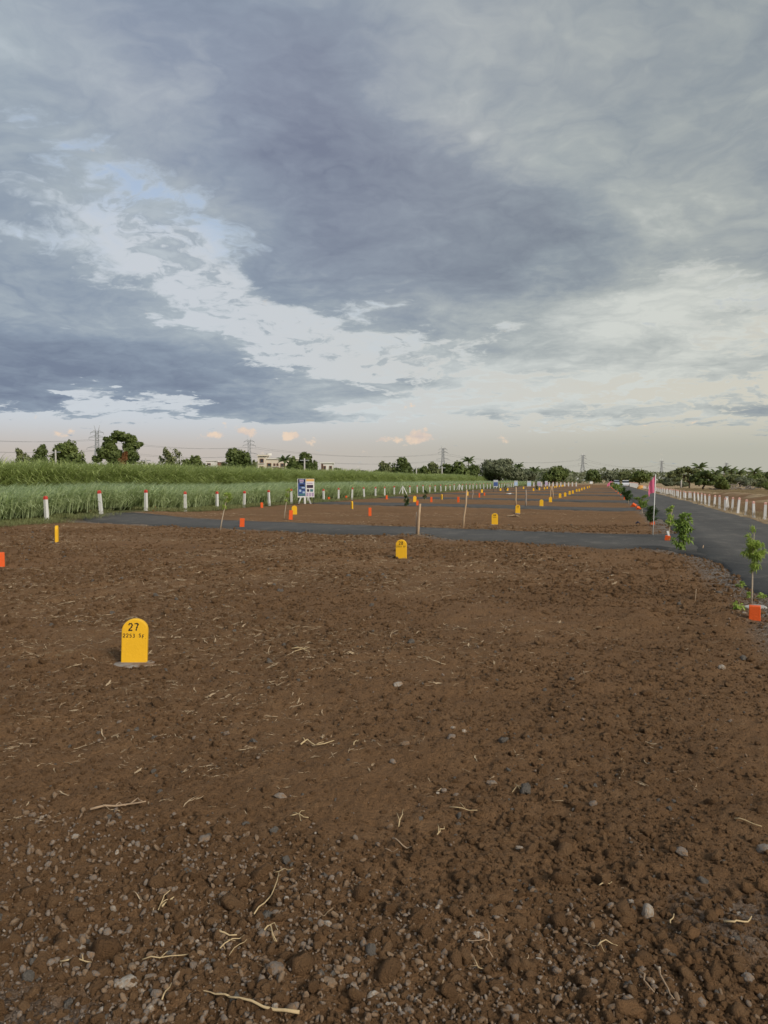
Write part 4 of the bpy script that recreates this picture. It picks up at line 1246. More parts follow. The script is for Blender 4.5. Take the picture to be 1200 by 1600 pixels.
for k, (px, py, rz, lab) in enumerate(LM):
    marker(stand(px, py), rz, lab, k, sc=1.08)
for k in range(10):
    y = 110 + k * 9
    marker(Vector((-9.6 + 0.1 * (k % 3), y, gz(-9.6, y))), 0.2, '%s marker from the front in the far middle row of yellow markers' % ordinal(k + 1), k, foot=False)

# ------------------------------------------------------------------ orange pegs
M_ORANGE = material('orange_paint', (0.70, 0.098, 0.014), 0.65, 0.3, 0.12, 14.0, 0.5, 60, dirt=(0.42, 0.13, 0.055), dscale=14, dlo=0.55, dhi=0.8)
OG = 'orange boundary pegs'
def peg(px, py, w, h, label, tilt=(0, 0), rz=YAW, p=None):
    p = p or stand(px, py)
    o = MB().box((0, 0, h / 2 - 0.04), (w, w, h + 0.08), 0, 0.97).build('orange_peg', M_ORANGE)
    bevel(o, 0.006, 2)
    o.location = p; o.rotation_euler = (tilt[0], tilt[1], -math.atan2(p.x, p.y) + random.uniform(-0.2, 0.2) * (w != 0.118))
    return props(o, label, 'peg', OG)
peg(1179, 970, 0.118, 0.165, 'orange block at the foot of the nearest sapling on the right', rz=YAW * 1.6)
peg(1, 885, 0.13, 0.26, 'orange peg cut by the left edge of the picture', rz=0.6)
peg(138, 807, 0.16, 0.30, 'orange peg in the grass between the first two white posts')
peg(240, 799.5, 0.17, 0.26, 'orange peg beside the third white post at the road end')
peg(378, 825.5, 0.15, 0.33, 'orange peg on the near edge of the first cross road', (0, 0.05))
peg(409, 793, 0.14, 0.28, 'orange peg in front of the crop right of the sixth white post')
peg(454, 811.5, 0.15, 0.36, 'orange peg in front of the yellow marker below the boards', (0, 0.05))
peg(578, 806, 0.13, 0.36, 'orange peg alone in the plot between the first two cross roads')
peg(514, 783, 0.15, 0.30, 'orange peg right of the boards beside a white post')
peg(541, 780, 0.15, 0.28, 'orange peg between white posts left of the far plots')
peg(604, 780, 0.15, 0.32, 'orange peg left of the braced post in the crop row')
peg(674, 784.5, 0.15, 0.36, 'orange peg just right of the second dark shrub')
peg(652, 791, 0.14, 0.34, 'faded orange peg in front of the yellow marker near the dark shrubs')
peg(716, 784.5, 0.14, 0.36, 'orange peg left of the tall bare stake')
peg(749, 777, 0.14, 0.38, 'far orange peg right of the tall bare stake')
peg(757, 774.5, 0.14, 0.30, 'smaller far orange peg right of the tall bare stake')
peg(1019, 820, 0.15, 0.15, 'orange block behind the flag pole under the dark round sapling')
peg(996.5, 797.5, 0.22, 0.20, 'orange block lying by the fifth sapling', (0.5, 0.3))
peg(988.5, 792.5, 0.24, 0.22, 'orange block lying by the sixth sapling', (0.3, 0.6))
peg(976.5, 780.5, 0.2, 0.22, 'pale orange block at the foot of the seventh sapling')

# ------------------------------------------------------------------ stakes
M_STAKE = material('peeled_wood', (0.42, 0.30, 0.19), 0.8, 0.2, 0.25, 12.0, 0.3, 60)
M_STAKE2 = material('grey_wood', (0.30, 0.24, 0.19), 0.85, 0.15, 0.25, 12.0, 0.3, 60)
def stake(px0, py0, px1, py1, rad, label, mat=None, extra=None):
    b = stand(px0, py0); D = (b - Vector((0, 0, b.z))).dot(Vector((-math.sin(YAW), math.cos(YAW), 0)))
    h = hgt(py1, D) - b.z; dx = (px1 - px0) / FOCAL * D
    t = Vector((dx * RT.x, dx * RT.y, h))
    j = [Vector((random.uniform(-1, 1), random.uniform(-1, 1), 0)) * rad * 0.8 for _ in range(3)]
    m = MB().tube([(0, 0, -0.12), tuple(t * 0.3 + j[0]), tuple(t * 0.62 + j[1]), tuple(t)], [rad * 1.1, rad, rad * 0.95, rad * 0.8], 8)
    o = m.build('stake', mat or M_STAKE, smooth=True); o.location = b
    return props(o, label, 'stake', 'wooden stakes')
stake(652.5, 839, 656.5, 787, 0.034, 'pale peeled stake beside marker 28 at the near road edge')
stake(650, 839, 651, 800, 0.014, 'thin dark twig stuck beside the pale peeled stake', M_STAKE2)
stake(723.5, 824.5, 729, 765, 0.030, 'tall bare stake beyond the first cross road')
stake(738, 780, 738.5, 765, 0.05, 'slim far stake right of the tall bare one', M_STAKE2)
stake(806.5, 789, 806, 761, 0.045, 'stake just behind the second marker of the right row')
stake(822, 790.5, 821.5, 765, 0.045, 'slim grey stake right of the second marker of the right row', M_STAKE2)
stake(859, 778, 862, 760, 0.05, 'left leg stake of the leaning pair behind the third marker')
stake(864, 778, 862.5, 755, 0.05, 'right leg stake of the leaning pair behind the third marker')
stake(1098, 861, 1099, 852, 0.012, 'short dry twig standing at the rounded road corner')
stake(1086.5, 939, 1087.5, 921, 0.006, 'thin dry twig standing in the soil left of the nearest sapling')

# ------------------------------------------------------------------ saplings
M_SAP_LIGHT = leaf_material('sapling_light', (0.20, 0.30, 0.045), (0.46, 0.56, 0.13), 9.0, 0.35, 0.45)
M_SAP_MID = leaf_material('sapling_mid', (0.11, 0.19, 0.032), (0.30, 0.40, 0.09), 9.0, 0.3, 0.4)
M_SAP_DARK = leaf_material('sapling_dark', (0.030, 0.062, 0.016), (0.085, 0.135, 0.036), 9.0, 0.2, 0.4)
M_STEM = material('sapling_stem', (0.42, 0.34, 0.25), 0.8, 0.2, 0.25, 20.0, 0.3, 60)
def leaves(points, length, width, seed, droop=0.3):
    """separate pointed leaves, folded along the midrib"""
    r = random.Random(seed); v = []; f = []
    for (p, out) in points:
        d = Vector(out) + Vector((r.gauss(0, 0.5), r.gauss(0, 0.5), r.gauss(0.1, 0.4)))
        d.normalize(); s = d.cross(Vector((0, 0, 1)) + Vector((r.gauss(0, 0.4), r.gauss(0, 0.4), 0))).normalized(); n = s.cross(d)
        l = length * r.uniform(0.65, 1.3); w = width * r.uniform(0.7, 1.25); b = len(v); p = Vector(p)
        mid = p + d * l * 0.5 - Vector((0, 0, l * droop * 0.15)); tip = p + d * l - Vector((0, 0, l * droop))
        v += [tuple(p), tuple(mid + s * w / 2 + n * w * 0.22), tuple(mid), tuple(mid - s * w / 2 + n * w * 0.22), tuple(tip)]
        f += [(b, b + 2, b + 1), (b, b + 3, b + 2), (b + 1, b + 2, b + 4), (b + 2, b + 3, b + 4)]
    return v, f
def sapling(p, label, h, cw, c0, n, length, width, mat, seed, lean=0.0, stem_r=0.012, lobes=None, forks=6, group='saplings along the main road', name='sapling'):
    root = empty(name, p, YAW, label, 'sapling', group)
    r = random.Random(seed); m = MB(); pts = []
    top = Vector((lean * h, 0, h * 0.93))
    stem = [Vector((0, 0, -0.08)), Vector((lean * h * 0.3, 0, h * 0.3)), Vector((lean * h * 0.65 + r.uniform(-.01, .01), r.uniform(-.01, .01), h * 0.65)), top]
    m.tube([tuple(q) for q in stem], [stem_r, stem_r * 0.9, stem_r * 0.6, stem_r * 0.25], 7)
    L = lobes or [(0.0, (c0 + h) / 2, cw / 2, (h - c0) / 2)]
    for (lx, lz, rx, rz) in L:
        nb = max(3, int(forks * rz / max(0.05, (h - c0) / 2)))
        for k in range(nb):
            a = r.uniform(0, 6.283); u = r.uniform(-0.8, 0.95); q = math.sqrt(max(0, 1 - u * u)) * r.uniform(0.6, 1.0)
            e = Vector((lx + lean * lz + math.cos(a) * q * rx, math.sin(a) * q * rx, lz + u * rz))
            zb = max(0.05, min(h * 0.9, e.z - rx * r.uniform(0.5, 1.0)))
            b = Vector((lean * zb, 0, zb))
            mid = b.lerp(e, 0.5) + Vector((0, 0, 0.1 * (e - b).length))
            m.tube([tuple(b), tuple(mid), tuple(e)], [stem_r * 0.4, stem_r * 0.28, stem_r * 0.12], 4, False)
            per = int(2.6 * n * (rx * rz) / sum(w[2] * w[3] for w in L) / nb) + 1
            for i in range(per):
                t = r.uniform(0.25, 1.05)
                c = b.lerp(mid, t * 2) if t < 0.5 else mid.lerp(e, t * 2 - 1)
                c = c + Vector((r.gauss(0, rx * 0.16), r.gauss(0, rx * 0.16), r.gauss(0, rz * 0.10)))
                o = (c - Vector((lx + lean * lz, 0, lz))); o = o.normalized() if o.length > 1e-4 else Vector((0, 0, 1))
                pts.append((tuple(c), tuple(o * 0.8 + Vector((0, 0, 0.2)))))
    m.build('stem', M_STEM, root, True)
    v, f = leaves(pts, length, width, seed)
    link('foliage', mesh('foliage', v, f, mat), root)
    return root
p1 = stand(1174, 947)
sapling(p1, 'nearest light green sapling at the right edge with a bare pale stem', 0.95, 0.20, 0.48, 1100, 0.046, 0.0115, M_SAP_LIGHT, 1, 0.02, 0.011, forks=16,
        lobes=[(0.0, 0.83, 0.062, 0.12), (-0.045, 0.70, 0.085, 0.085), (0.04, 0.66, 0.085, 0.11), (0.045, 0.55, 0.05, 0.07), (0.03, 0.42, 0.022, 0.05)])
p2 = stand(1067, 860)
sapling(p2, 'bushy big leaved sapling on the corner of the first cross road', 0.80, 0.44, 0.10, 330, 0.105, 0.052, M_SAP_MID, 2, 0.0, 0.018, forks=18,
        lobes=[(0.06, 0.62, 0.15, 0.16), (-0.08, 0.52, 0.13, 0.17), (0.10, 0.38, 0.12, 0.16), (-0.12, 0.28, 0.10, 0.16)])
p3 = stand(1044, 843)
sapling(p3, 'slim leaning sapling with bright leaves behind the bushy one', 0.86, 0.27, 0.42, 240, 0.065, 0.030, M_SAP_LIGHT, 3, 0.12, 0.014, forks=12, lobes=[(-0.02, 0.70, 0.12, 0.16), (-0.03, 0.52, 0.12, 0.10)])
M_STRIPE = M_WHITE
peg(1042.5, 845, 0.12, 0.13, 'orange block leaning at the foot of the slim leaning sapling', (0.0, 0.12))
o = MB().box((0, 0, 0.11), (0.05, 0.05, 0.26)).build('white_peg', M_WHITE); q = stand(1046.5, 843.5); o.location = q; o.rotation_euler = (0, -0.28, YAW)
props(o, 'short white slanted peg beside the orange block of the slim sapling', 'peg')
sapling(stand(1018, 822), 'dark round sapling right behind the flag pole', 0.62, 0.42, 0.22, 300, 0.080, 0.045, M_SAP_DARK, 4, 0.0, 0.014, forks=14)
sapling(stand(1003, 804), 'bright spreading sapling beyond the flag pole', 0.86, 0.52, 0.36, 300, 0.085, 0.045, M_SAP_MID, 5, 0.0, 0.02, forks=12, lobes=[(0.06, 0.70, 0.24, 0.15), (-0.2, 0.62, 0.18, 0.12), (0.1, 0.45, 0.14, 0.12)])
SAPS = [(982, 787, 0.85, 0.62, M_SAP_DARK), (976, 780, 0.90, 0.55, M_SAP_DARK), (970.5, 774.5, 1.15, 0.62, M_SAP_MID), (966.5, 771, 1.0, 0.5, M_SAP_LIGHT), (963, 768.2, 1.05, 0.6, M_SAP_MID), (960, 765.8, 1.1, 0.6, M_SAP_MID), (957.5, 763.8, 1.1, 0.6, M_SAP_LIGHT), (955.5, 762, 1.1, 0.6, M_SAP_MID)]
for k, (px, py, h, w, mt) in enumerate(SAPS):
    sapling(stand(px, py), '%s sapling from the front along the left side of the main road' % ordinal(k + 6), h, w, h * 0.38, 170, 0.13, 0.075, mt, 20 + k, 0.0, 0.025, forks=9)
    if k > 1: peg(px - 0.6, py + 0.2, 0.12, 0.16, 'pale orange block at the foot of the %s sapling along the main road' % ordinal(k + 6))
# sticks with a tuft of leaves at the far side of the first plot
def tufted(px0, py0, px1, py1, label, seed, mat=None, cw=0.28):
    b = stand(px0, py0); D = b.dot(Vector((-math.sin(YAW), math.cos(YAW), 0)))
    h = hgt(py1, D) - b.z; lean = (px1 - px0) / FOCAL * D / h
    return sapling(b, label, h, cw, h * 0.6, 130, 0.075, 0.028, mat or M_SAP_LIGHT, seed, lean, 0.020, forks=9, group='saplings among the plots', lobes=[(0, h * 0.86, cw / 2, h * 0.12), (0.0, h * 0.70, cw * 0.3, h * 0.10)])
tufted(343, 830, 357, 769, 'leaning tufted sapling on the near edge of the first cross road', 41)
tufted(443.5, 810, 451, 763, 'leaning tufted sapling left of the advertising boards', 42)
def bushlet(px, py, h, w, mat, label, seed):
    return sapling(stand(px, py), label, h, w, 0.05, 170, 0.10, 0.05, mat, seed, 0.0, 0.02, forks=10, group='shrubs among the plots', name='shrub_sapling')
bushlet(635, 791, 0.66, 0.26, M_SAP_DARK, 'upright dark shrub before the second cross road', 51)
bushlet(665, 781, 0.74, 0.36, M_SAP_DARK, 'upright dark shrub right of the yellow marker beyond the second cross road', 52)
bushlet(790, 768.5, 0.8, 0.42, M_SAP_DARK, 'far small dark shrub among the yellow markers', 53)
bushlet(839, 765, 0.8, 0.42, M_SAP_DARK, 'far small dark shrub below the far boards', 54)
def weed(px, py, h, label, seed):
    return sapling(stand(px, py), label, h, h * 0.9, 0.01, 34, h * 0.42, h * 0.16, M_SAP_LIGHT, seed, 0, 0.003, forks=6, group='weeds by the road edge', name='weed')
weed(1155, 918, 0.11, 'small green weed on the gravel left of the nearest sapling', 61)
weed(1154, 953, 0.12, 'small green weed left of the nearest orange block', 62)
weed(1190, 938, 0.10, 'green weed right of the nearest sapling stem', 63)
weed(1170, 936, 0.08, 'green weed close behind the nearest sapling stem', 64)
# round concrete slab behind the nearest orange block
q = stand(1181, 951); n = 20
rr = random.Random(3)
pl = [(0.13 * math.cos(2 * math.pi * k / n) * rr.uniform(0.92, 1.06), 0.11 * math.sin(2 * math.pi * k / n) * rr.uniform(0.92, 1.06)) for k in range(n)]
o = MB().prism(pl, -0.02, 0.028, 'z', [(x * 0.95, y * 0.95) for x, y in pl]).build('concrete_disc', M_CONC); o.location = q; o.rotation_euler = (0.05, -0.04, 0.3); bevel(o, 0.006)
props(o, 'flat round concrete piece behind the nearest orange block', 'concrete slab')

# ------------------------------------------------------------------ the pink flag
M_PINK = leaf_material('pink_cloth', (0.70, 0.13, 0.24), (0.82, 0.22, 0.34), 2.0, 0.35, 0.8)
M_POLE = material('white_pole', (0.66, 0.66, 0.62), 0.5, 0.4, 0.08, 6.0)
def flag(p, h, label, fw=0.22, fh=0.52, rz=YAW, seed=1, fold=True):
    e = empty('pennant_flag', p, rz, label, 'flag', 'pink flags')
    MB().tube([(0, 0, -0.05), (0.03 * h, 0, h)], [0.014 * h / 1.7, 0.011 * h / 1.7], 8).build('pole', M_POLE, e, True)
    pl = [(0.085 * math.cos(k * math.pi / 6), 0.085 * math.sin(k * math.pi / 6)) for k in range(12)]
    MB().prism(pl, -0.02, 0.045, 'z', [(x * 0.6, y * 0.6) for x, y in pl]).build('base', M_WHITE, e)
    # hanging cloth: the hoist on the pole, the free corner drooping, edges frayed
    nu, nv = 14, 16; v = []; f = []
    for i in range(nu + 1):
        u = i / nu
        for j in range(nv + 1):
            t = j / nv
            top = h - 0.015 - u * fh * 0.30 - 0.03 * math.sin(u * 3.0); bot = h - fh * 0.80 - u * fh * (0.10 if u < 0.7 else 0.32 - 0.9 * (u - 0.7))
            if u > 0.72: top -= (u - 0.72) * fh * 0.6
            z = top + (bot - top) * t
            x = 0.03 * z - u * fw * (0.85 + 0.15 * t) ; y = 0.035 * math.sin(u * 9 + t * 2.5) * (0.3 + u) 
            v.append((x, y, z))
    for i in range(nu):
        for j in range(nv):
            a = i * (nv + 1) + j
            if u and i > 9 and j % 4 == 3 and i % 2: continue
            f.append((a, a + 1, a + nv + 2, a + nv + 1))
    link('cloth', mesh('cloth', v, f, M_PINK, True), e)
    return e
flag(stand(1020, 839.5), 1.74, 'near pink pennant on a white pole beside the first cross road', 0.20, 0.62)
for k, (px, yb, yt) in enumerate(((955, 762, 751), (957.5, 761.5, 752), (952.5, 763, 753))):
    b = stand(px, yb); D = b.dot(Vector((-math.sin(YAW), math.cos(YAW), 0)))
    flag(b, hgt(yt, D) - b.z, ['tall far pink flag at the far end of the sapling row', 'far pink flag right of the tall far one', 'far pink flag left of the tall far one'][k], 0.55, 0.9, seed=k)

# ------------------------------------------------------------------ advertising boards
M_BLUE = material('board_blue', (0.045, 0.085, 0.24), 0.4, 0.4, 0.15, 3.0)
M_NAVY = material('board_navy', (0.012, 0.016, 0.040), 0.4, 0.4, 0.15, 3.0)
M_SKYB = material('board_pale_blue', (0.36, 0.47, 0.62), 0.4, 0.4, 0.2, 6.0)
M_GREEN_B = material('board_green', (0.06, 0.17, 0.18), 0.4, 0.4, 0.25, 6.0)
M_ORB = material('board_orange', (0.72, 0.42, 0.13), 0.4, 0.4, 0.1, 3.0)
M_LILAC = material('board_lilac', (0.40, 0.30, 0.44), 0.4, 0.4, 0.15, 3.0)
M_PAPER = material('board_white', (0.72, 0.70, 0.68), 0.5, 0.4, 0.06, 3.0)
M_DPLUM = material('board_plum', (0.045, 0.028, 0.05), 0.5, 0.4, 0.2, 8.0)
M_DMETAL = material('dark_metal', (0.035, 0.035, 0.038), 0.5, 0.4, 0.2, 5.0)
def ad_boards():
    p = stand(466, 789); e = empty('advertising_board', p, YAW, 'pair of advertising boards, one blue and one white, on thin legs before the crop', 'sign')
    D = 46.5; s = D / FOCAL; z = lambda py: hgt(py, D) - p.z; x = lambda px: (px - 466) * s
    z0, z1 = z(778), z(748)
    for px in (466.3, 490.8):
        MB().tube([(x(px), 0.05, -0.3), (x(px), 0.05, z1)], 0.018, 6).build('leg', M_DMETAL, e)
    def panel(nm, a, b, za, zb, base, prints):
        o = MB().box(((x(a) + x(b)) / 2, 0, (za + zb) / 2), (x(b) - x(a), 0.03, zb - za)).build(nm, base, e)
        for k, (u0, u1, v0, v1, m) in enumerate(prints):
            w = x(b) - x(a); h = zb - za
            MB().box((x(a) + w * (u0 + u1) / 2, -0.017 - 0.0022 * k / 4, za + h * (v0 + v1) / 2), (w * (u1 - u0), 0.004, h * (v1 - v0))).build('print', m, o)
    panel('blue_board', 465, 478.2, z0, z1, M_PAPER, [(0.06, 0.97, 0.07, 0.985, M_BLUE), (0.06, 0.22, 0.75, 0.985, M_NAVY), (0.80, 0.97, 0.80, 0.985, M_NAVY), (0.28, 0.68, 0.78, 0.80, M_PAPER), (0.24, 0.76, 0.84, 0.95, M_LILAC),
          (0.20, 0.45, 0.30, 0.42, M_SKYB), (0.25, 0.85, 0.60, 0.70, M_NAVY), (0.50, 0.9, 0.48, 0.56, M_SKYB), (0.14, 0.90, 0.10, 0.20, M_GREEN_B), (0.62, 0.9, 0.22, 0.32, M_SKYB), (0.30, 0.80, 0.43, 0.47, M_NAVY)])
    panel('white_board', 478.6, 492, z0 + 0.01, z1 + 0.0, M_PAPER, [(0.03, 0.97, 0.86, 0.985, M_ORB), (0.08, 0.80, 0.73, 0.78, M_LILAC), (0.10, 0.86, 0.50, 0.67, M_DPLUM), (0.12, 0.40, 0.30, 0.44, M_DPLUM), (0.50, 0.86, 0.30, 0.44, M_GREEN_B),
          (0.06, 0.30, 0.05, 0.25, M_LILAC), (0.38, 0.60, 0.05, 0.25, M_LILAC), (0.68, 0.94, 0.05, 0.25, M_LILAC)])
ad_boards()
M_FARB = material('grey_board', (0.40, 0.42, 0.44), 0.5, 0.3, 0.1, 3.0)
def far_board(px, y0, y1, w, D, label, mat):
    b = at(px, D); b.z = gz(b.x, b.y); s = D / FOCAL
    e = empty('far_board', b, YAW, label, 'sign', 'far advertising boards')
    z0, z1 = hgt(y1, D) - b.z, hgt(y0, D) - b.z
    o = MB().box((0, 0, (z0 + z1) / 2), (w * s * 0.9, 0.05, z1 - z0)).build('panel', M_FARB, e)
    MB().box((0, -0.03, z0 + (z1 - z0) * 0.42), (w * s * 0.82, 0.01, (z1 - z0) * 0.55)).build('print', mat, o)
    for sx in (-1, 1):
        MB().tube([(sx * w * s * 0.45, 0.05, -0.1), (sx * w * s * 0.45, 0.05, z0)], 0.03, 5).build('leg', M_DMETAL, e)
far_board(774.5, 750, 761, 8, 100, 'nearest of the far blue and white boards along the crop', M_BLUE)
far_board(806, 751, 759.5, 6, 130, 'second of the far boards along the crop', M_SKYB)
far_board(826.5, 751.5, 760, 7, 140, 'third of the far boards, pale grey, along the crop', M_SKYB)
far_board(842, 752, 759.5, 6, 155, 'fourth of the far boards along the crop', M_LILAC)
far_board(853.5, 751.5, 758.5, 5, 165, 'last of the far boards along the crop', M_LILAC)
far_board(923.5, 752, 756, 5, 200, 'small white board at the far end of the plots', M_PAPER)

# far fences of pale posts at the end of the plots
def far_posts(xy, h, w, group, lab, red):
    sh = MB().box((0, 0, h / 2), (w, w, h), 0, 0.9).data('shaft', M_WHITE); cp = MB().box((0, 0, h + 0.06), (w, w, 0.12)).data('red_cap', red)
    for k, (x, y) in enumerate(xy):
        e = empty('far_post', (x, y, gz(x, y)), 0, lab % ordinal(k + 1), 'post', group)
        link('shaft', sh, e); link('red_cap', cp, e)
far_posts([(-16.5 + 0.9 * k, 190 + 0.3 * k) for k in range(12)], 0.95, 0.3, 'far pale posts closing the plots on the left', '%s from the left of the pale posts closing the far plots', M_PINKRED)
far_posts([(6.1, 156 + 3.0 * k) for k in range(16)], 0.9, 0.28, 'far posts at the end of the roadside row', '%s of the far posts at the end of the roadside row', M_PINKRED)

# parked cars far down the road, seen as small pale shapes
M_CARW = material('white_car_paint', (0.70, 0.71, 0.73), 0.35, 0.5, 0.04, 2.0)
M_CARS = material('silver_car_paint', (0.42, 0.45, 0.50), 0.35, 0.5, 0.04, 2.0)
M_TYRE = material('tyre_rubber', (0.02, 0.02, 0.02), 0.9, 0.2, 0.1, 5.0)
def car(px, D, label, mat, rz):
    b = at(px, D); b.z = gz(b.x, b.y)
    e = empty('parked_car', b, rz, label, 'car', 'far parked cars')
    body = [(-1.9, 0.28), (1.9, 0.28), (1.95, 0.7), (1.2, 0.86), (-1.85, 0.92), (-1.95, 0.6)]
    cab = [(-1.6, 0.9), (1.1, 0.88), (0.5, 1.42), (-1.1, 1.45)]
    MB().prism(body, -0.8, 0.8, 'y').build('body', mat, e); MB().prism(cab, -0.7, 0.7, 'y').build('cabin', M_GLASS, e)
    MB().prism([(-1.15, 1.42), (0.55, 1.40), (0.45, 1.50), (-1.05, 1.52)], -0.69, 0.69, 'y').build('roof', mat, e)
    for (x, y) in ((-1.2, -0.82), (1.2, -0.82), (-1.2, 0.82), (1.2, 0.82)):
        MB().tube([(x, y - 0.1, 0.31), (x, y + 0.1, 0.31)], 0.31, 12).build('wheel', M_TYRE, e)
car(963, 225, 'white car parked far down the road beside the far pink flags', M_CARS, 1.57)
car(977, 185, 'white car parked far down the road right of the far pink flags', M_CARW, 1.57)
# orange tarpaulin over a heap by the road
def tarp():
    b = at(1002, 128); b.z = gz(b.x, b.y); r = random.Random(4); v = []; f = []
    nu, nv = 16, 7
    for j in range(nv + 1):
        t = j / nv
        for i in range(nu):
            a = 2 * math.pi * i / nu; q = math.cos(t * math.pi / 2) ** 0.7
            v.append((0.78 * q * math.cos(a) * r.uniform(0.93, 1.05), 0.55 * q * math.sin(a) * r.uniform(0.93, 1.05), 0.68 * math.sin(t * math.pi / 2) * r.uniform(0.94, 1.03) - 0.02))
    for j in range(nv):
        for i in range(nu):
            f.append((j * nu + i, j * nu + (i + 1) % nu, (j + 1) * nu + (i + 1) % nu, (j + 1) * nu + i))
    o = link('covered_heap', mesh('covered_heap', v, f, material('orange_tarpaulin', (0.62, 0.30, 0.07), 0.5, 0.4, 0.2, 3.0, 0.6, 12), True)); o.location = b; o.rotation_euler[2] = YAW
    props(o, 'low heap under an orange yellow cover behind the near pink flag', 'covered heap')
tarp()
# odds and ends
def scrap(px, py, w, h, mat, label, cat, seed, name):
    p = stand(px, py); r = random.Random(seed); v = []; f = []; n = 7
    for j in range(n):
        for i in range(n):
            v.append(((i / (n - 1) - 0.5) * w, (j / (n - 1) - 0.5) * w * 0.6, h * (0.2 + 0.8 * r.random()) * (1 - abs(i / (n - 1) - 0.5) * 1.6) + 0.01))
    for j in range(n - 1):
        for i in range(n - 1):
            f.append((j * n + i, j * n + i + 1, (j + 1) * n + i + 1, (j + 1) * n + i))
    o = link(name, mesh(name, v, f, mat)); o.location = p; o.rotation_euler[2] = YAW
    so = o.modifiers.new('thick', 'SOLIDIFY'); so.thickness = 0.006
    return props(o, label, cat)
scrap(996.5, 818.5, 0.16, 0.10, M_NAVY, 'crumpled black plastic scrap near the end of the second plot', 'litter', 1, 'plastic_scrap')
scrap(797, 772, 0.9, 0.12, M_PAPER, 'white sheet lying flat among the far plots', 'sheet', 2, 'white_sheet')
scrap(802, 807, 0.5, 0.07, material('sack_cloth', (0.36, 0.26, 0.16), 0.9, 0.1, 0.3, 9.0), 'pale flattened sack right of the second marker of the right row', 'sack', 3, 'flat_sack')

# ------------------------------------------------------------------ loose soil, stones and straw
def lump_mesh(seed, sub=2, rough=0.28, flat=0.75, angular=False, mat=None, smooth=True):
    import bmesh
    from mathutils import noise as mn
    bm = bmesh.new(); bmesh.ops.create_icosphere(bm, subdivisions=sub, radius=1.0)
    off = Vector((seed * 13.7, seed * 7.1, seed * 3.3)); r = random.Random(seed)
    ax = Vector((r.uniform(0.75, 1.3), r.uniform(0.7, 1.0), flat * r.uniform(0.85, 1.15)))
    cuts = [(Vector((r.gauss(0, 1), r.gauss(0, 1), r.gauss(0, 1))).normalized(), r.uniform(0.55, 0.85)) for _ in range(7)] if angular else []
    for v in bm.verts:
        p = v.co.copy()
        k = 1 + rough * mn.noise(p * 1.4 + off) * 1.3 + rough * 0.6 * mn.noise(p * 3.3 + off)
        p = p * k
        for (n, d) in cuts:
            s = p.dot(n)
            if s > d: p -= n * (s - d) * 0.85
        v.co = Vector((p.x * ax.x, p.y * ax.y, p.z * ax.z))
    me = bpy.data.meshes.new('lump'); bm.to_mesh(me); bm.free()
    if smooth: me.polygons.foreach_set('use_smooth', np.ones(len(me.polygons), dtype=bool))
    if mat: me.materials.append(mat)
    return me

def clod_material():
    m = bpy.data.materials.new('soil_clod'); m.use_nodes = True
    t = m.node_tree; t.nodes.clear(); N = NT(t)
    P = N.add('ShaderNodeTexCoord').outputs['Object']
    tint = N.add('ShaderNodeAttribute', attribute_name='tint', attribute_type='INSTANCER').outputs['Fac']
    c = N.mix(tint, SOIL_B, tuple(1.30 * k for k in SOIL_C))
    c = N.mix(N.ramp(N.noise(P, 2.5, 5, 0.65), 0.35, 0.75, 0, 0.6), c, SOIL_A)
    stone = N.ramp(tint, 0.955, 0.96, smooth=False)
    c = N.mix(stone, c, N.mix(N.noise(P, 1.2, 3), (0.17, 0.15, 0.13), (0.32, 0.28, 0.235)))
    b = N.add('ShaderNodeBsdfPrincipled'); N.put(b.inputs['Base Color'], c)
    b.inputs['Roughness'].default_value = 0.95; b.inputs['Specular IOR Level'].default_value = 0.12
    bp = N.add('ShaderNodeBump'); bp.inputs['Strength'].default_value = 0.8; bp.inputs['Distance'].default_value = 0.25
    N.put(bp.inputs['Height'], N.noise(P, 4.0, 5, 0.7)); t.links.new(bp.outputs[0], b.inputs['Normal'])
    o = N.add('ShaderNodeOutputMaterial'); t.links.new(b.outputs[0], o.inputs[0])
    return m
M_CLOD = clod_material()

def wedge_points(n, r0, r1, expo, r, half=0.66):
    """points strewn over the plot, density falling with distance as r ** -expo"""
    u = r.random(n); e = 2 - expo
    rad = (r0 ** e + u * (r1 ** e - r0 ** e)) ** (1 / e)
    a = r.uniform(-half, half, n) + math.pi / 2 + YAW
    return rad * np.cos(a), rad * np.sin(a), rad

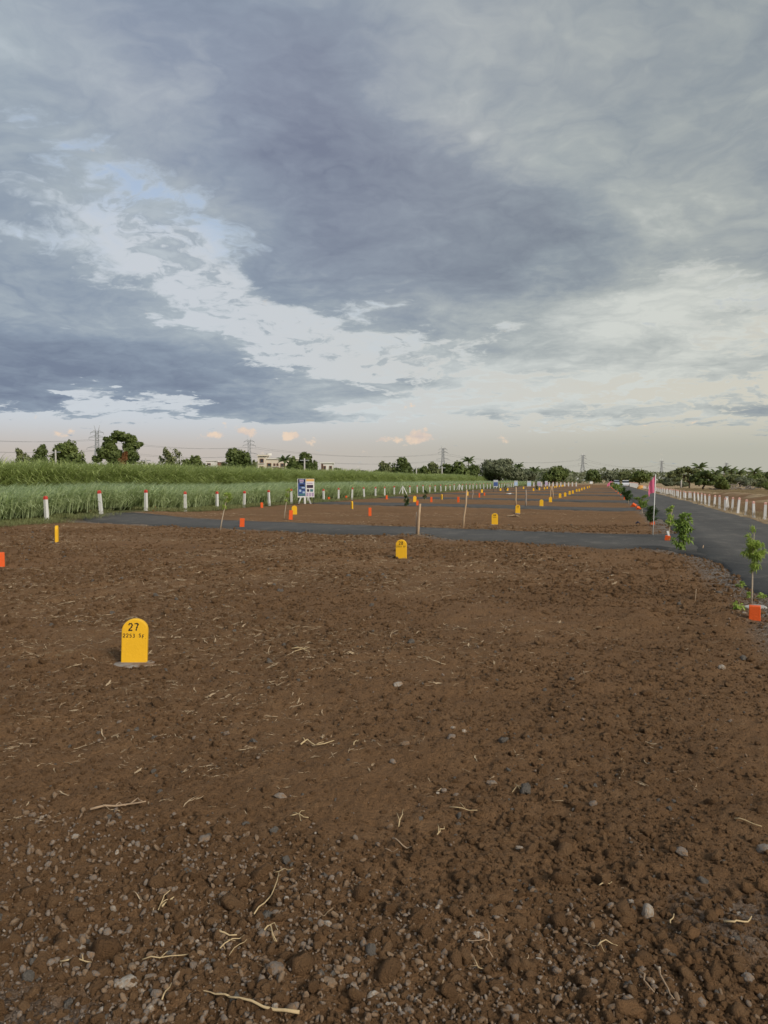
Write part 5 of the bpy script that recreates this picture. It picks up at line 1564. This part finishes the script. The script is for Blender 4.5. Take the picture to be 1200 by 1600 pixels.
def clods():
    r = np.random.default_rng(12)
    n = 190000
    x, y, rad = wedge_points(n, 1.5, 27, 1.65, r)
    # crumbly patches and smoother raked patches
    patch = fbm(x * 0.8, y * 0.8, 3, 81)
    coarse = sstep(0.5, 1.3, x) * sstep(3.2, 2.3, rad)         # big clods at the near right
    coarse = np.maximum(coarse, 0.4 * sstep(0.0, 0.6, x) * sstep(2.9, 2.1, rad))
    s = np.exp(r.normal(-5.45, 0.62, n)) * (rad / 2.6) ** 0.42 * (0.75 + 0.8 * patch)
    s = s * (1 - 0.28 * sstep(2.8, 4.0, rad) * sstep(12, 8, rad))
    s = s * (1 + 1.3 * coarse * r.random(n) ** 2)
    big = r.random(n) < 0.02 + 0.05 * coarse
    s = np.where(big, s * r.uniform(1.5, 2.3, n), s)
    ok = (on_road(x, y) < 0.25) & (x > -19.3) & (x < 2.6) & (r.random(n) < 0.30 + 1.1 * sstep(0.30, 0.62, patch) + coarse)
    x, y, s, rad = x[ok], y[ok], s[ok], rad[ok]; n = len(x)
    s = np.minimum(s, 0.042)
    z = ground_h(x, y) + s * r.uniform(-0.45, 0.30, n)
    rot = r.uniform(0, 6.283, (n, 3)) * np.array([0.15, 0.15, 1.0])
    scl = s[:, None] * r.uniform(0.8, 1.2, (n, 3))
    tint = r.random(n) * 0.95 * (0.6 + 0.4 * fbm(x * 2, y * 2, 2, 5))
    st = r.random(n) < 0.026
    tint = np.where(st, 1.0, tint)
    var = [lump_mesh(10 + k, 2, 0.62, 0.72, k % 2 == 0, M_CLOD) for k in range(8)]
    o = scatter('loose_soil', np.stack([x, y, z], -1), rot, scl, r.integers(0, 8, n), tint, var)
    props(o, 'crumbled dark brown soil clods strewn over the plot', 'soil')
clods()

def pebble_material(name, a, b):
    m = bpy.data.materials.new(name); m.use_nodes = True
    t = m.node_tree; t.nodes.clear(); N = NT(t)
    P = N.add('ShaderNodeTexCoord').outputs['Object']
    q = N.add('ShaderNodeObjectInfo').outputs['Random']
    c = N.mix(q, a, b)
    c = N.mix(N.ramp(N.noise(P, 1.5, 5, 0.65), 0.4, 0.7, 0, 0.55), c, tuple(k * 0.72 for k in a))
    c = N.mix(N.ramp(N.noise(P, 2.2, 4, 0.6), 0.40, 0.66, 0.12, 0.8), c, SOIL_C)       # earth still sticking to it
    bs = N.add('ShaderNodeBsdfPrincipled'); N.put(bs.inputs['Base Color'], c); bs.inputs['Roughness'].default_value = 0.85; bs.inputs['Specular IOR Level'].default_value = 0.25
    bp = N.add('ShaderNodeBump'); bp.inputs['Strength'].default_value = 0.5; bp.inputs['Distance'].default_value = 0.1
    N.put(bp.inputs['Height'], N.noise(P, 5.0, 5, 0.65)); t.links.new(bp.outputs[0], bs.inputs['Normal'])
    o = N.add('ShaderNodeOutputMaterial'); t.links.new(bs.outputs[0], o.inputs[0])
    return m
M_ST_GREY = pebble_material('grey_stone', (0.160, 0.140, 0.122), (0.26, 0.230, 0.20))
M_ST_PALE = pebble_material('pale_stone', (0.34, 0.31, 0.265), (0.46, 0.42, 0.36))
M_ST_BROWN = pebble_material('brown_stone', (0.16, 0.115, 0.080), (0.26, 0.195, 0.135))
M_ST_CLOD = material('earth_lump', tuple(0.82 * k for k in SOIL_B), 0.95, 0.1, 0.22, 1.6, 1.0, 5.0, dirt=SOIL_D, dscale=1.4, dlo=0.45, dhi=0.75)

def gravel():
    """fine broken gravel in the near left corner, along the tarmac and under the clods"""
    r = np.random.default_rng(33)
    n = 80000
    x, y, rad = wedge_points(n, 1.5, 20, 1.5, r)
    near = sstep(2.95, 2.3, rad + 0.45 * (x + 0.12) + 0.8 * (fbm(x * 2, y * 2, 3, 17) - 0.5))
    sh = sstep(0.75, 0.1, np.abs(x - ROAD_L + 0.25))
    c, k, w = CROSS[0]
    sh = np.maximum(sh, sstep(0.7, 0.0, road_y(x, c, k) - w / 2 - y) * (y < road_y(x, c, k)) * 0.6)
    g0 = gp(20, 1600); pt = np.hypot(x - g0.x + 0.1, (y - g0.y + 0.05) * 1.9) < 0.5
    ok = (r.random(n) < np.maximum(np.maximum(near * 0.85, pt), sh * 0.45) + 0.012) & (on_road(x, y) < 0.6)
    x, y, rad = x[ok], y[ok], rad[ok]; n = len(x)
    s = np.exp(r.normal(-5.35, 0.62, n)) * (rad / 2.4) ** 0.35
    g0 = gp(20, 1600); fine = np.hypot(x - g0.x + 0.1, (y - g0.y + 0.05) * 1.9) < 0.5
    s = np.where(fine, s * 0.62, s); s = np.clip(s, 0.002, 0.016)
    z = ground_h(x, y) + s * r.uniform(0.05, 0.5, n) + 0.004
    var = [lump_mesh(60 + k, 2, 0.30, 0.62, True, [M_ST_GREY, M_ST_GREY, M_ST_BROWN, M_ST_GREY, M_ST_BROWN, M_ST_PALE][k]) for k in range(6)]
    rot = r.uniform(0, 6.283, (n, 3)) * np.array([0.2, 0.2, 1.0])
    o = scatter('gravel', np.stack([x, y, z], -1), rot, s[:, None] * r.uniform(0.75, 1.25, (n, 3)), np.where(fine, r.choice(6, n, p=[.4, .3, .02, .2, .02, .06]), r.choice(6, n, p=[.20, .20, .30, .10, .17, .03])), r.random(n), var)
    props(o, 'fine grey and brown gravel mixed into the soil', 'gravel')
gravel()

# stones one can pick out
ST = [lump_mesh(200 + k, 3, 0.28, 0.66, k % 4 != 3, None) for k in range(8)]
CL = [lump_mesh(300 + k, 3, 0.50, 0.78, False, None) for k in range(5)]
ROUND = lump_mesh(401, 3, 0.16, 0.75, False, None)
_cache = {}
def stone_data(base, mat):
    key = (base.name, mat.name)
    if key not in _cache:
        m = base.copy(); m.materials.clear(); m.materials.append(mat); _cache[key] = m
    return _cache[key]
LAND = []
def stone(px, py, w, h, mat, label, k=0, group=None, base=None, name='stone', cat='stone', rz=None):
    if label: LAND.append((px, py, label))
    p = gp(px, py + h * 0.35); p.z = gz(p.x, p.y)
    D = p.dot(Vector((-math.sin(YAW), math.cos(YAW), 0))); s = D / FOCAL
    o = link(name, stone_data(base or ST[k % 8], mat))
    a = w * s / 2
    o.location = (p.x, p.y, p.z + a * 0.22)
    hh = max(a * 0.7, h * s / 2 * 1.1)
    o.scale = (a, a * random.uniform(0.75, 0.95), hh)
    o.rotation_euler = (random.uniform(-0.25, 0.25), random.uniform(-0.25, 0.25), YAW + (random.uniform(-0.7, 0.7) if rz is None else rz))
    return props(o, label, cat, group)
G, PL, BR, EL = M_ST_GREY, M_ST_PALE, M_ST_BROWN, M_ST_CLOD
stone(1012, 1415, 27, 28, PL, 'smooth pale oval stone lying alone at the lower right', base=ROUND, rz=1.2)
stone(622, 1072, 19, 15, PL, 'blocky pale grey stone alone in the middle of the plot', 1)
stone(440, 1242, 21, 12, G, 'flat pale grey stone left of the middle', 2)
stone(318, 1303, 25, 14, G, 'blue grey flat stone left of the long pale root', 3)
stone(1065, 1333, 25, 14, G, 'dark grey stone above the smooth oval stone', 4)
stone(1196, 1326, 30, 24, G, 'big grey stone cut by the right edge of the picture', 5)
stone(927, 1250, 19, 11, G, 'grey stone in the right part of the plot', 6)
stone(1127, 1041, 16, 12, PL, 'pale stone below the nearest orange block', 0)
stone(1163, 964, 8, 6, PL, 'small pale stone left of the nearest orange block', 1)
stone(708, 1138, 11, 8, PL, 'left of a pair of small pale stones near the middle', 1)
stone(725, 1139, 11, 9, PL, 'right of a pair of small pale stones near the middle', 2)
stone(705, 1156, 16, 9, G, 'flat grey stone below the pair of small pale stones', 3)
stone(633, 1166, 18, 8, BR, 'flat tan stone below the blocky pale stone', 4)
stone(614, 1186, 13, 10, G, 'blue grey stone below the flat tan stone', 5)
stone(706, 1306, 15, 9, G, 'grey stone at the lower middle beside straw', 6)
stone(768, 1215, 16, 8, G, 'dark flat stone right of the middle', 7)
stone(684, 1233, 8, 7, PL, 'small cream stone below the middle of the plot', 1)
stone(714, 1233, 11, 9, G, 'small grey stone right of the small cream stone', 2)
stone(140, 1477, 28, 25, G, 'largest grey stone of the cluster at the lower left', 0)
stone(165, 1465, 28, 20, G, 'second largest grey stone right of the largest in the left cluster', 1)
stone(104, 1453, 22, 13, G, 'grey stone at the left end of the lower left cluster', 2)
stone(127, 1447, 15, 13, G, 'dark pointed stone at the top of the lower left cluster', 3)
stone(127, 1461, 17, 13, PL, 'pale square stone in the lower left cluster', 4)
stone(158, 1436, 14, 15, PL, 'pale upright stone above the lower left cluster', 5)
stone(173, 1450, 13, 9, PL, 'pale pebble above the second largest stone of the cluster', 6)
stone(92, 1477, 11, 13, G, 'small grey stone left of the largest cluster stone', 7)
stone(176, 1478, 14, 10, G, 'grey stone right of the lower left cluster', 2)
stone(197, 1465, 14, 9, G, 'flat grey green stone right of the lower left cluster', 3)
stone(230, 1449, 15, 10, PL, 'pale stone above the tan flat stone at the lower left', 4)
stone(297, 1462, 26, 10, BR, 'long flat tan stone right of the lower left cluster', 5)
stone(206, 1506, 22, 15, BR, 'tan stone below the lower left cluster', 6)
stone(196, 1536, 36, 20, PL, 'pale grey brown stone near the bottom left', 7)
stone(236, 1522, 26, 16, G, 'grey stone right of the tan stone near the bottom left', 1)
stone(275, 1534, 22, 14, BR, 'brown angular stone near the bottom left', 0)
stone(246, 1553, 26, 20, G, 'grey block stone above the bottom left edge', 1)
stone(235, 1572, 15, 18, PL, 'pale upright stone above the bottom left edge', 2)
stone(430, 1517, 37, 16, G, 'long grey stone below the pale straw tuft', 3)
stone(436, 1530, 18, 13, G, 'grey stone just under the long grey stone', 4)
stone(456, 1576, 22, 22, BR, 'brown block stone touching the thick stalk at the bottom', 5)
stone(430, 1572, 14, 13, PL, 'pale pebble left of the brown block stone', 6)
stone(515, 1540, 23, 13, BR, 'reddish brown stone near the bottom middle', 7)
stone(528, 1521, 24, 12, BR, 'flat brown stone above the reddish brown one', 0)
stone(540, 1531, 16, 10, PL, 'pale stone right of the reddish brown one', 1)
stone(585, 1556, 22, 17, PL, 'light angular stone near the bottom middle', 2)
stone(556, 1511, 16, 12, G, 'grey stone above the light angular stone', 3)
stone(388, 1490, 12, 9, BR, 'small tan stone beside the pale straw tuft', 4)
stone(410, 1458, 18, 10, G, 'dark grey stone above the straw tuft', 5)
stone(512, 1448, 19, 13, PL, 'pale stone right of the straw tuft', 6)
stone(566, 1447, 10, 10, G, 'small blue grey stone at the lower middle', 7)
stone(694, 1490, 18, 19, G, 'upright grey stone left of a grey pair at the lower middle', 0)
stone(710, 1500, 22, 15, G, 'right stone of the grey pair at the lower middle', 1)
stone(747, 1460, 18, 14, PL, 'pale stone under the forked root at the lower middle', 2)
stone(716, 1540, 13, 15, BR, 'brown stone below the grey pair', 3)
stone(638, 1562, 14, 12, G, 'grey stone near the bottom just right of the light angular one', 4)
stone(650, 1567, 12, 12, PL, 'whitish stone at the bottom near the middle', 5)
stone(890, 1585, 16, 12, G, 'blue grey stone at the bottom right of the middle', 6)
stone(354, 1143, 10, 9, G, 'small grey stone below marker 27 to its right', 7)
stone(200, 1108, 9, 7, G, 'small grey stone below marker 27', 0)
stone(187, 1129, 11, 8, G, 'grey stone below and left of marker 27', 1)
stone(275, 1318, 13, 12, G, 'dark grey stone left of the blue grey flat stone', 2)
stone(117, 1300, 14, 9, PL, 'pale stone left in the lower plot', 3)
stone(76, 1339, 16, 14, G, 'grey stone near the left edge above the cluster', 4)
stone(203, 1315, 9, 8, PL, 'small whitish stone left of the dark grey stone', 5)
stone(590, 1313, 12, 10, G, 'round grey stone at the lower middle', 6)
stone(812, 1325, 13, 8, PL, 'small pale pebble right of the lower middle', 7)
stone(1092, 1366, 9, 9, G, 'small grey pebble left of two earth lumps at the right', 0)
stone(862, 1438, 8, 9, G, 'small dark pebble below the smooth oval stone', 1)
LG = 'big earth lumps at the lower right'
for (px, py, w, h, lab) in [(980, 1573, 48, 30, 'largest earth lump near the bottom right'), (1087, 1561, 30, 24, 'round earth lump right of the largest one at the bottom'), (1170, 1380, 26, 26, 'left of two big earth lumps at the right edge'),
        (1192, 1384, 22, 26, 'right of two big earth lumps at the right edge'), (950, 1568, 30, 20, 'earth lump left of the largest one'), (1045, 1480, 24, 24, 'earth lump standing left in the heap at the lower right'),
        (1073, 1500, 22, 24, 'tall earth lump in the heap at the lower right'), (1058, 1512, 20, 24, 'earth lump in the middle of the heap at the lower right'), (1080, 1457, 28, 18, 'flat earth lump at the top of the heap at the lower right'),
        (997, 1508, 18, 22, 'upright earth lump left of the brown twig'), (1108, 1555, 18, 16, 'grey brown lump right of the round earth lump'), (1132, 1570, 18, 16, 'small lump at the right of the bottom heap'),
        (930, 1438, 28, 14, 'flat earth lump left below the smooth oval stone'), (976, 1440, 22, 14, 'earth lump under the smooth oval stone'), (1112, 1590, 30, 18, 'earth lump at the bottom edge right of the largest'),
        (1050, 1592, 28, 20, 'earth lump at the bottom edge below the largest'), (1186, 1535, 22, 20, 'earth lump low at the right edge'), (1120, 1428, 22, 20, 'earth lump above the heap at the lower right'),
        (1185, 1510, 18, 18, 'earth lump above the low one at the right edge'), (1090, 1500, 18, 20, 'earth lump right of the tall one in the heap')]:
    stone(px, py, w, h, EL, lab, group=LG, base=CL[int(px) % 5], name='earth_lump', cat='earth lump')
stone(1168, 1522, 22, 18, G, 'grey green stone right of the heap of lumps at the lower right', 3)
# the rest of the loose stones are told by the named stone they lie next to
r = random.Random(99); cnt = 0; many = []
KIND = [(G, 'grey', 'small loose grey stones'), (PL, 'pale', 'small loose pale stones'), (BR, 'brown', 'small loose brown stones')]
while cnt < 190:
    px = r.uniform(4, 1196); py = 1200 + 395 * r.random() ** 0.34
    if py > 1420 and px > 800 and r.random() < 0.6: continue
    if r.random() > (1.0 if px < 760 else 0.35): continue
    D = 1860 / (py - 750); w = r.uniform(0.012, 0.034) / D * FOCAL
    q = r.choices([0, 1, 2], [4.5, 2.2, 3.3])[0]
    d, lx, ly, ll = min((math.hypot(px - a, (py - b) * 1.6), a, b, l) for (a, b, l) in LAND[:82])
    way = ('left of' if px < lx else 'right of') if abs(px - lx) > abs(py - ly) * 1.6 else ('just above' if py < ly else 'just below')
    many.append((d, px, py, w, q, way, ll)); cnt += 1
many.sort(); seen = {}
for (d, px, py, w, q, way, ll) in many:
    m, col, grp = KIND[q]
    key = (q, way, ll); seen[key] = seen.get(key, 0) + 1; n = seen[key]
    lab = '%ssmall %s stone %s the %s' % ('' if n == 1 else ordinal(n) + ' ', col, way, ll)
    o = stone(px, py, w, w * 0.6, m, None, r.randrange(8), grp)
    o['label'] = ' '.join(lab.split()[:16]); o['category'] = 'stone'

# ------------------------------------------------------------------ straw
M_STRAW = leaf_material('dry_straw', (0.33, 0.235, 0.14), (0.55, 0.43, 0.28), 3.0, 0.1, 0.8, inst=True)
M_STALK = material('dry_stalk', (0.48, 0.36, 0.20), 0.75, 0.2, 0.25, 18.0, 0.3, 60, dirt=(0.24, 0.165, 0.10), dscale=8)
M_ROOT = material('dry_root', (0.34, 0.24, 0.155), 0.85, 0.15, 0.3, 18.0, 0.3, 60, dirt=(0.18, 0.12, 0.075), dscale=8)
def straw_mesh(seed):
    r = random.Random(seed); m = MB()
    k = r.randrange(1, 4)
    for j in range(k):
        a = r.uniform(-0.5, 0.5) + (0 if j == 0 else r.choice([-1, 1]) * r.uniform(0.3, 1.3)); l = 1.0 if j == 0 else r.uniform(0.3, 0.7)
        x0 = -0.5 if j == 0 else r.uniform(-0.3, 0.3); pts = []; x, y, z = x0, 0.0 if j == 0 else r.uniform(-.05, .05), 0.03
        bend = r.uniform(-1.2, 1.2)
        for i in range(6):
            pts.append((x, y, z)); x += math.cos(a) * l / 5; y += math.sin(a) * l / 5; a += bend / 5 + r.uniform(-0.45, 0.45); z = max(0.01, z + r.uniform(-0.05, 0.07))
        m.tube(pts, [0.014, 0.020, 0.018, 0.016, 0.012, 0.005], 3)
    if seed % 2:                                  # a shred of flat dry leaf
        w = r.uniform(0.03, 0.06); b = len(m.v); a = r.uniform(-0.4, 0.4); x = -0.4; y = 0.06; z = 0.04
        for i in range(6):
            t = w * math.sin(math.pi * (0.12 + 0.8 * i / 5)); tw = r.uniform(-0.5, 0.5)
            m.v += [(x - math.sin(a) * t, y + math.cos(a) * t, z + tw * t), (x + math.sin(a) * t, y - math.cos(a) * t, z - tw * t)]
            x += math.cos(a) * 0.17; y += math.sin(a) * 0.17; a += r.uniform(-0.5, 0.5); z = max(0.02, z + r.uniform(-0.05, 0.08))
        for i in range(5): m.f.append((b + 2 * i, b + 2 * i + 1, b + 2 * i + 3, b + 2 * i + 2))
    return m.data('straw', M_STRAW)
def straw():
    r = np.random.default_rng(5)
    n = 90000
    x, y, rad = wedge_points(n, 1.8, 36, 0.75, r)
    f = sstep(0.38, 0.64, fbm(x * 0.30 + 3, y * 0.75, 4, 55)) * (0.16 + 1.0 * sstep(1.2, -2.5, x)) * sstep(2.5, 5.5, rad)
    c, k, w = CROSS[0]
    e = np.abs(np.abs(y - road_y(x, c, k)) - w / 2 - 0.5)
    f = np.maximum(f, 0.55 * sstep(0.9, 0.2, e) * sstep(0.35, 0.6, fbm(x * 0.6, y * 0.6, 3, 5)) * sstep(2, -2, x + 1))
    f = np.maximum(f, 0.55 * sstep(0.9, 0.1, np.abs(x + 18.9)) * (rad < 60))
    f = np.maximum(f, 0.028)
    row = sstep(0.5, 0.0, np.abs(y - 5.75 - (x + 3.8) * -0.05) ) * sstep(-3.4, -4.2, x) * 0.9
    f = np.maximum(f, row)
    ok = (r.random(n) < f * 0.50) & (on_road(x, y) < 0.15) & (x > -19.6) & (x < 2.0)
    x, y, rad = x[ok], y[ok], rad[ok]; n = len(x)
    l = np.exp(r.normal(-3.15, 0.5, n)) * (0.75 + 0.25 * np.minimum(rad / 8, 2))
    l = np.clip(l, 0.02, 0.26)
    z = ground_h(x, y) + r.uniform(-0.004, 0.010, n) + 0.012 * sstep(4, 10, rad) * r.random(n)
    rot = np.stack([r.uniform(-0.2, 0.2, n), r.uniform(-0.3, 0.3, n), r.uniform(0, 6.283, n)], -1)
    var = [straw_mesh(k) for k in range(8)]
    o = scatter('loose_straw', np.stack([x, y, z], -1), rot, l[:, None] * np.ones((n, 3)) * np.stack([np.ones(n), np.ones(n), np.ones(n)], -1), r.integers(0, 8, n), r.random(n), var)
    props(o, 'broken pale straw scattered over the soil', 'straw')
straw()
def stalk(pts, rad, label, mat=None, branches=(), cat='stalk', name='dry_stalk'):
    P = []
    for (px, py) in pts:
        p = gp(px, py); z = gz(p.x, p.y); P.append(Vector((p.x, p.y, z + rad + 0.012)))
    o = P[0].copy(); m = MB(); rad *= 0.62
    def curve(Q, r0):
        out = []
        for i in range(len(Q) - 1):
            for u in (0, 0.5): out.append(Q[i].lerp(Q[i + 1], u) + Vector((random.gauss(0, 0.004), random.gauss(0, 0.004), 0.006 * math.sin(i * 2 + u * 3))))
        out.append(Q[-1]); k = len(out)
        m.tube([tuple(q - o) for q in out], [r0 * (1 - 0.45 * i / max(1, k - 1)) for i in range(k)], 6)
    curve(P, rad)
    for b in branches:
        Q = []
        for i, (px, py) in enumerate(b):
            p = gp(px, py); Q.append(Vector((p.x, p.y, gz(p.x, p.y) + rad + 0.012 + 0.012 * (i == len(b) - 1))))
        curve(Q, rad * 0.6)
    ob = m.build(name, mat or M_STALK, smooth=True); ob.location = o
    return props(ob, label, cat, 'dry stalks on the soil')
stalk([(466, 1596), (430, 1588), (395, 1578), (357, 1571)], 0.0085, 'thick pale stalk along the bottom edge left of the middle', None, [[(360, 1572), (335, 1562), (318, 1560)]])
stalk([(142, 1262), (165, 1257), (200, 1254), (228, 1255)], 0.010, 'long pale root with straw in the left foreground', M_ROOT, [[(180, 1256), (188, 1248), (196, 1256)], [(205, 1254), (215, 1248), (222, 1256)]])
stalk([(396, 1438), (412, 1418), (428, 1396), (436, 1372)], 0.0045, 'long thin straw lying upright below the middle left', None, [[(428, 1368), (445, 1365), (458, 1367)]])
stalk([(252, 1418), (258, 1408), (272, 1402)], 0.006, 'torn pale husk in the left foreground', None, [[(252, 1410), (262, 1405), (270, 1408)], [(248, 1414), (256, 1402), (266, 1400)]])
stalk([(415, 1460), (424, 1456), (432, 1478)], 0.005, 'tuft of pale straw beside small stones at the lower left', None, [[(420, 1458), (428, 1470), (430, 1482)], [(418, 1455), (430, 1454), (434, 1462)]])
stalk([(340, 1455), (352, 1463), (370, 1466)], 0.006, 'pale curled stalk above the pile of straw at the lower left', None)
stalk([(345, 1490), (365, 1478), (382, 1470)], 0.0038, 'pile of pale crossed straw at the lower left', None, [[(350, 1474), (368, 1484)], [(342, 1480), (352, 1492)], [(358, 1494), (376, 1484), (386, 1478)]])
stalk([(225, 1491), (250, 1494), (280, 1494), (300, 1491)], 0.0042, 'thin branching straw below the flat tan stone', None, [[(250, 1494), (262, 1488)]])
stalk([(98, 1505), (118, 1506), (143, 1508)], 0.005, 'short pale stick below the lower left cluster', None, [[(130, 1507), (126, 1494)]])
stalk([(252, 1576), (260, 1560), (268, 1544)], 0.004, 'thin straw standing beside the grey block stone', None)
stalk([(455, 1279), (468, 1279), (482, 1283)], 0.005, 'pale star shaped straw tuft left of the middle', None, [[(458, 1272), (468, 1279), (470, 1288)], [(474, 1274), (467, 1280)]])
stalk([(622, 1290), (627, 1278), (630, 1264)], 0.0045, 'pale upright straw at the lower middle', None, [[(624, 1285), (620, 1274)]])
stalk([(612, 1312), (624, 1320), (635, 1325), (652, 1326)], 0.006, 'pale twisted root at the lower middle', M_ROOT, [[(600, 1330), (612, 1333), (622, 1336)]])
stalk([(552, 1394), (562, 1392), (576, 1390)], 0.0045, 'small pale straw star at the lower middle', None, [[(556, 1386), (564, 1393), (560, 1404)]])
stalk([(682, 1303), (690, 1296), (694, 1292)], 0.005, 'short tan straw beside the grey stone at the lower middle', None, [[(686, 1302), (684, 1293)]])
stalk([(704, 1265), (724, 1268), (746, 1271)], 0.0045, 'straight pale straw right of the lower middle', None, [[(718, 1258), (726, 1268)]])
stalk([(758, 1460), (764, 1474), (762, 1486), (770, 1500)], 0.0055, 'forked pale root at the lower middle right', M_ROOT, [[(764, 1476), (750, 1482), (728, 1486)], [(764, 1474), (766, 1490)]])
stalk([(742, 1500), (750, 1513), (762, 1518)], 0.004, 'small forked straw below the forked root', None, [[(738, 1516), (752, 1516)]])
stalk([(1022, 1523), (1034, 1540), (1044, 1556), (1053, 1571)], 0.0062, 'brown twig lying on the heap of lumps at the lower right', M_ROOT, [[(1034, 1540), (1042, 1544)]])
stalk([(999, 1530), (1010, 1548), (1022, 1561)], 0.0055, 'brown twig left of the other one at the lower right', M_ROOT)
stalk([(1133, 1457), (1152, 1458), (1168, 1455), (1174, 1446)], 0.006, 'bent dry straw near the right edge', None)
stalk([(1148, 1290), (1162, 1294), (1190, 1302)], 0.005, 'thin pale straw near the right edge above the lumps', None)
stalk([(936, 1387), (946, 1381), (956, 1377)], 0.0045, 'short pale straw left of the smooth oval stone', None)
stalk([(932, 1488), (945, 1482), (965, 1484)], 0.004, 'thin forked straw above the largest earth lump', None, [[(938, 1478), (944, 1496)]])
stalk([(1046, 1448), (1048, 1440), (1053, 1436)], 0.0045, 'tiny pale straw right of the smooth oval stone', None)
stalk([(820, 1232), (808, 1226), (800, 1234)], 0.005, 'dry straw star right of the middle', None, [[(806, 1224), (812, 1236)]])
stalk([(456, 1014), (470, 1014), (484, 1018)], 0.010, 'pale flattened straw tuft right of marker 27', None, [[(462, 1010), (470, 1015), (478, 1012)], [(460, 1018), (472, 1015), (484, 1013)]])
stalk([(472, 1168), (480, 1160), (492, 1168), (522, 1160)], 0.008, 'pale straw with side stems left of the middle', None, [[(476, 1162), (470, 1156)], [(492, 1168), (506, 1166)]])
stalk([(552, 1174), (556, 1164), (561, 1155)], 0.006, 'thin curved straw left of the middle', None)
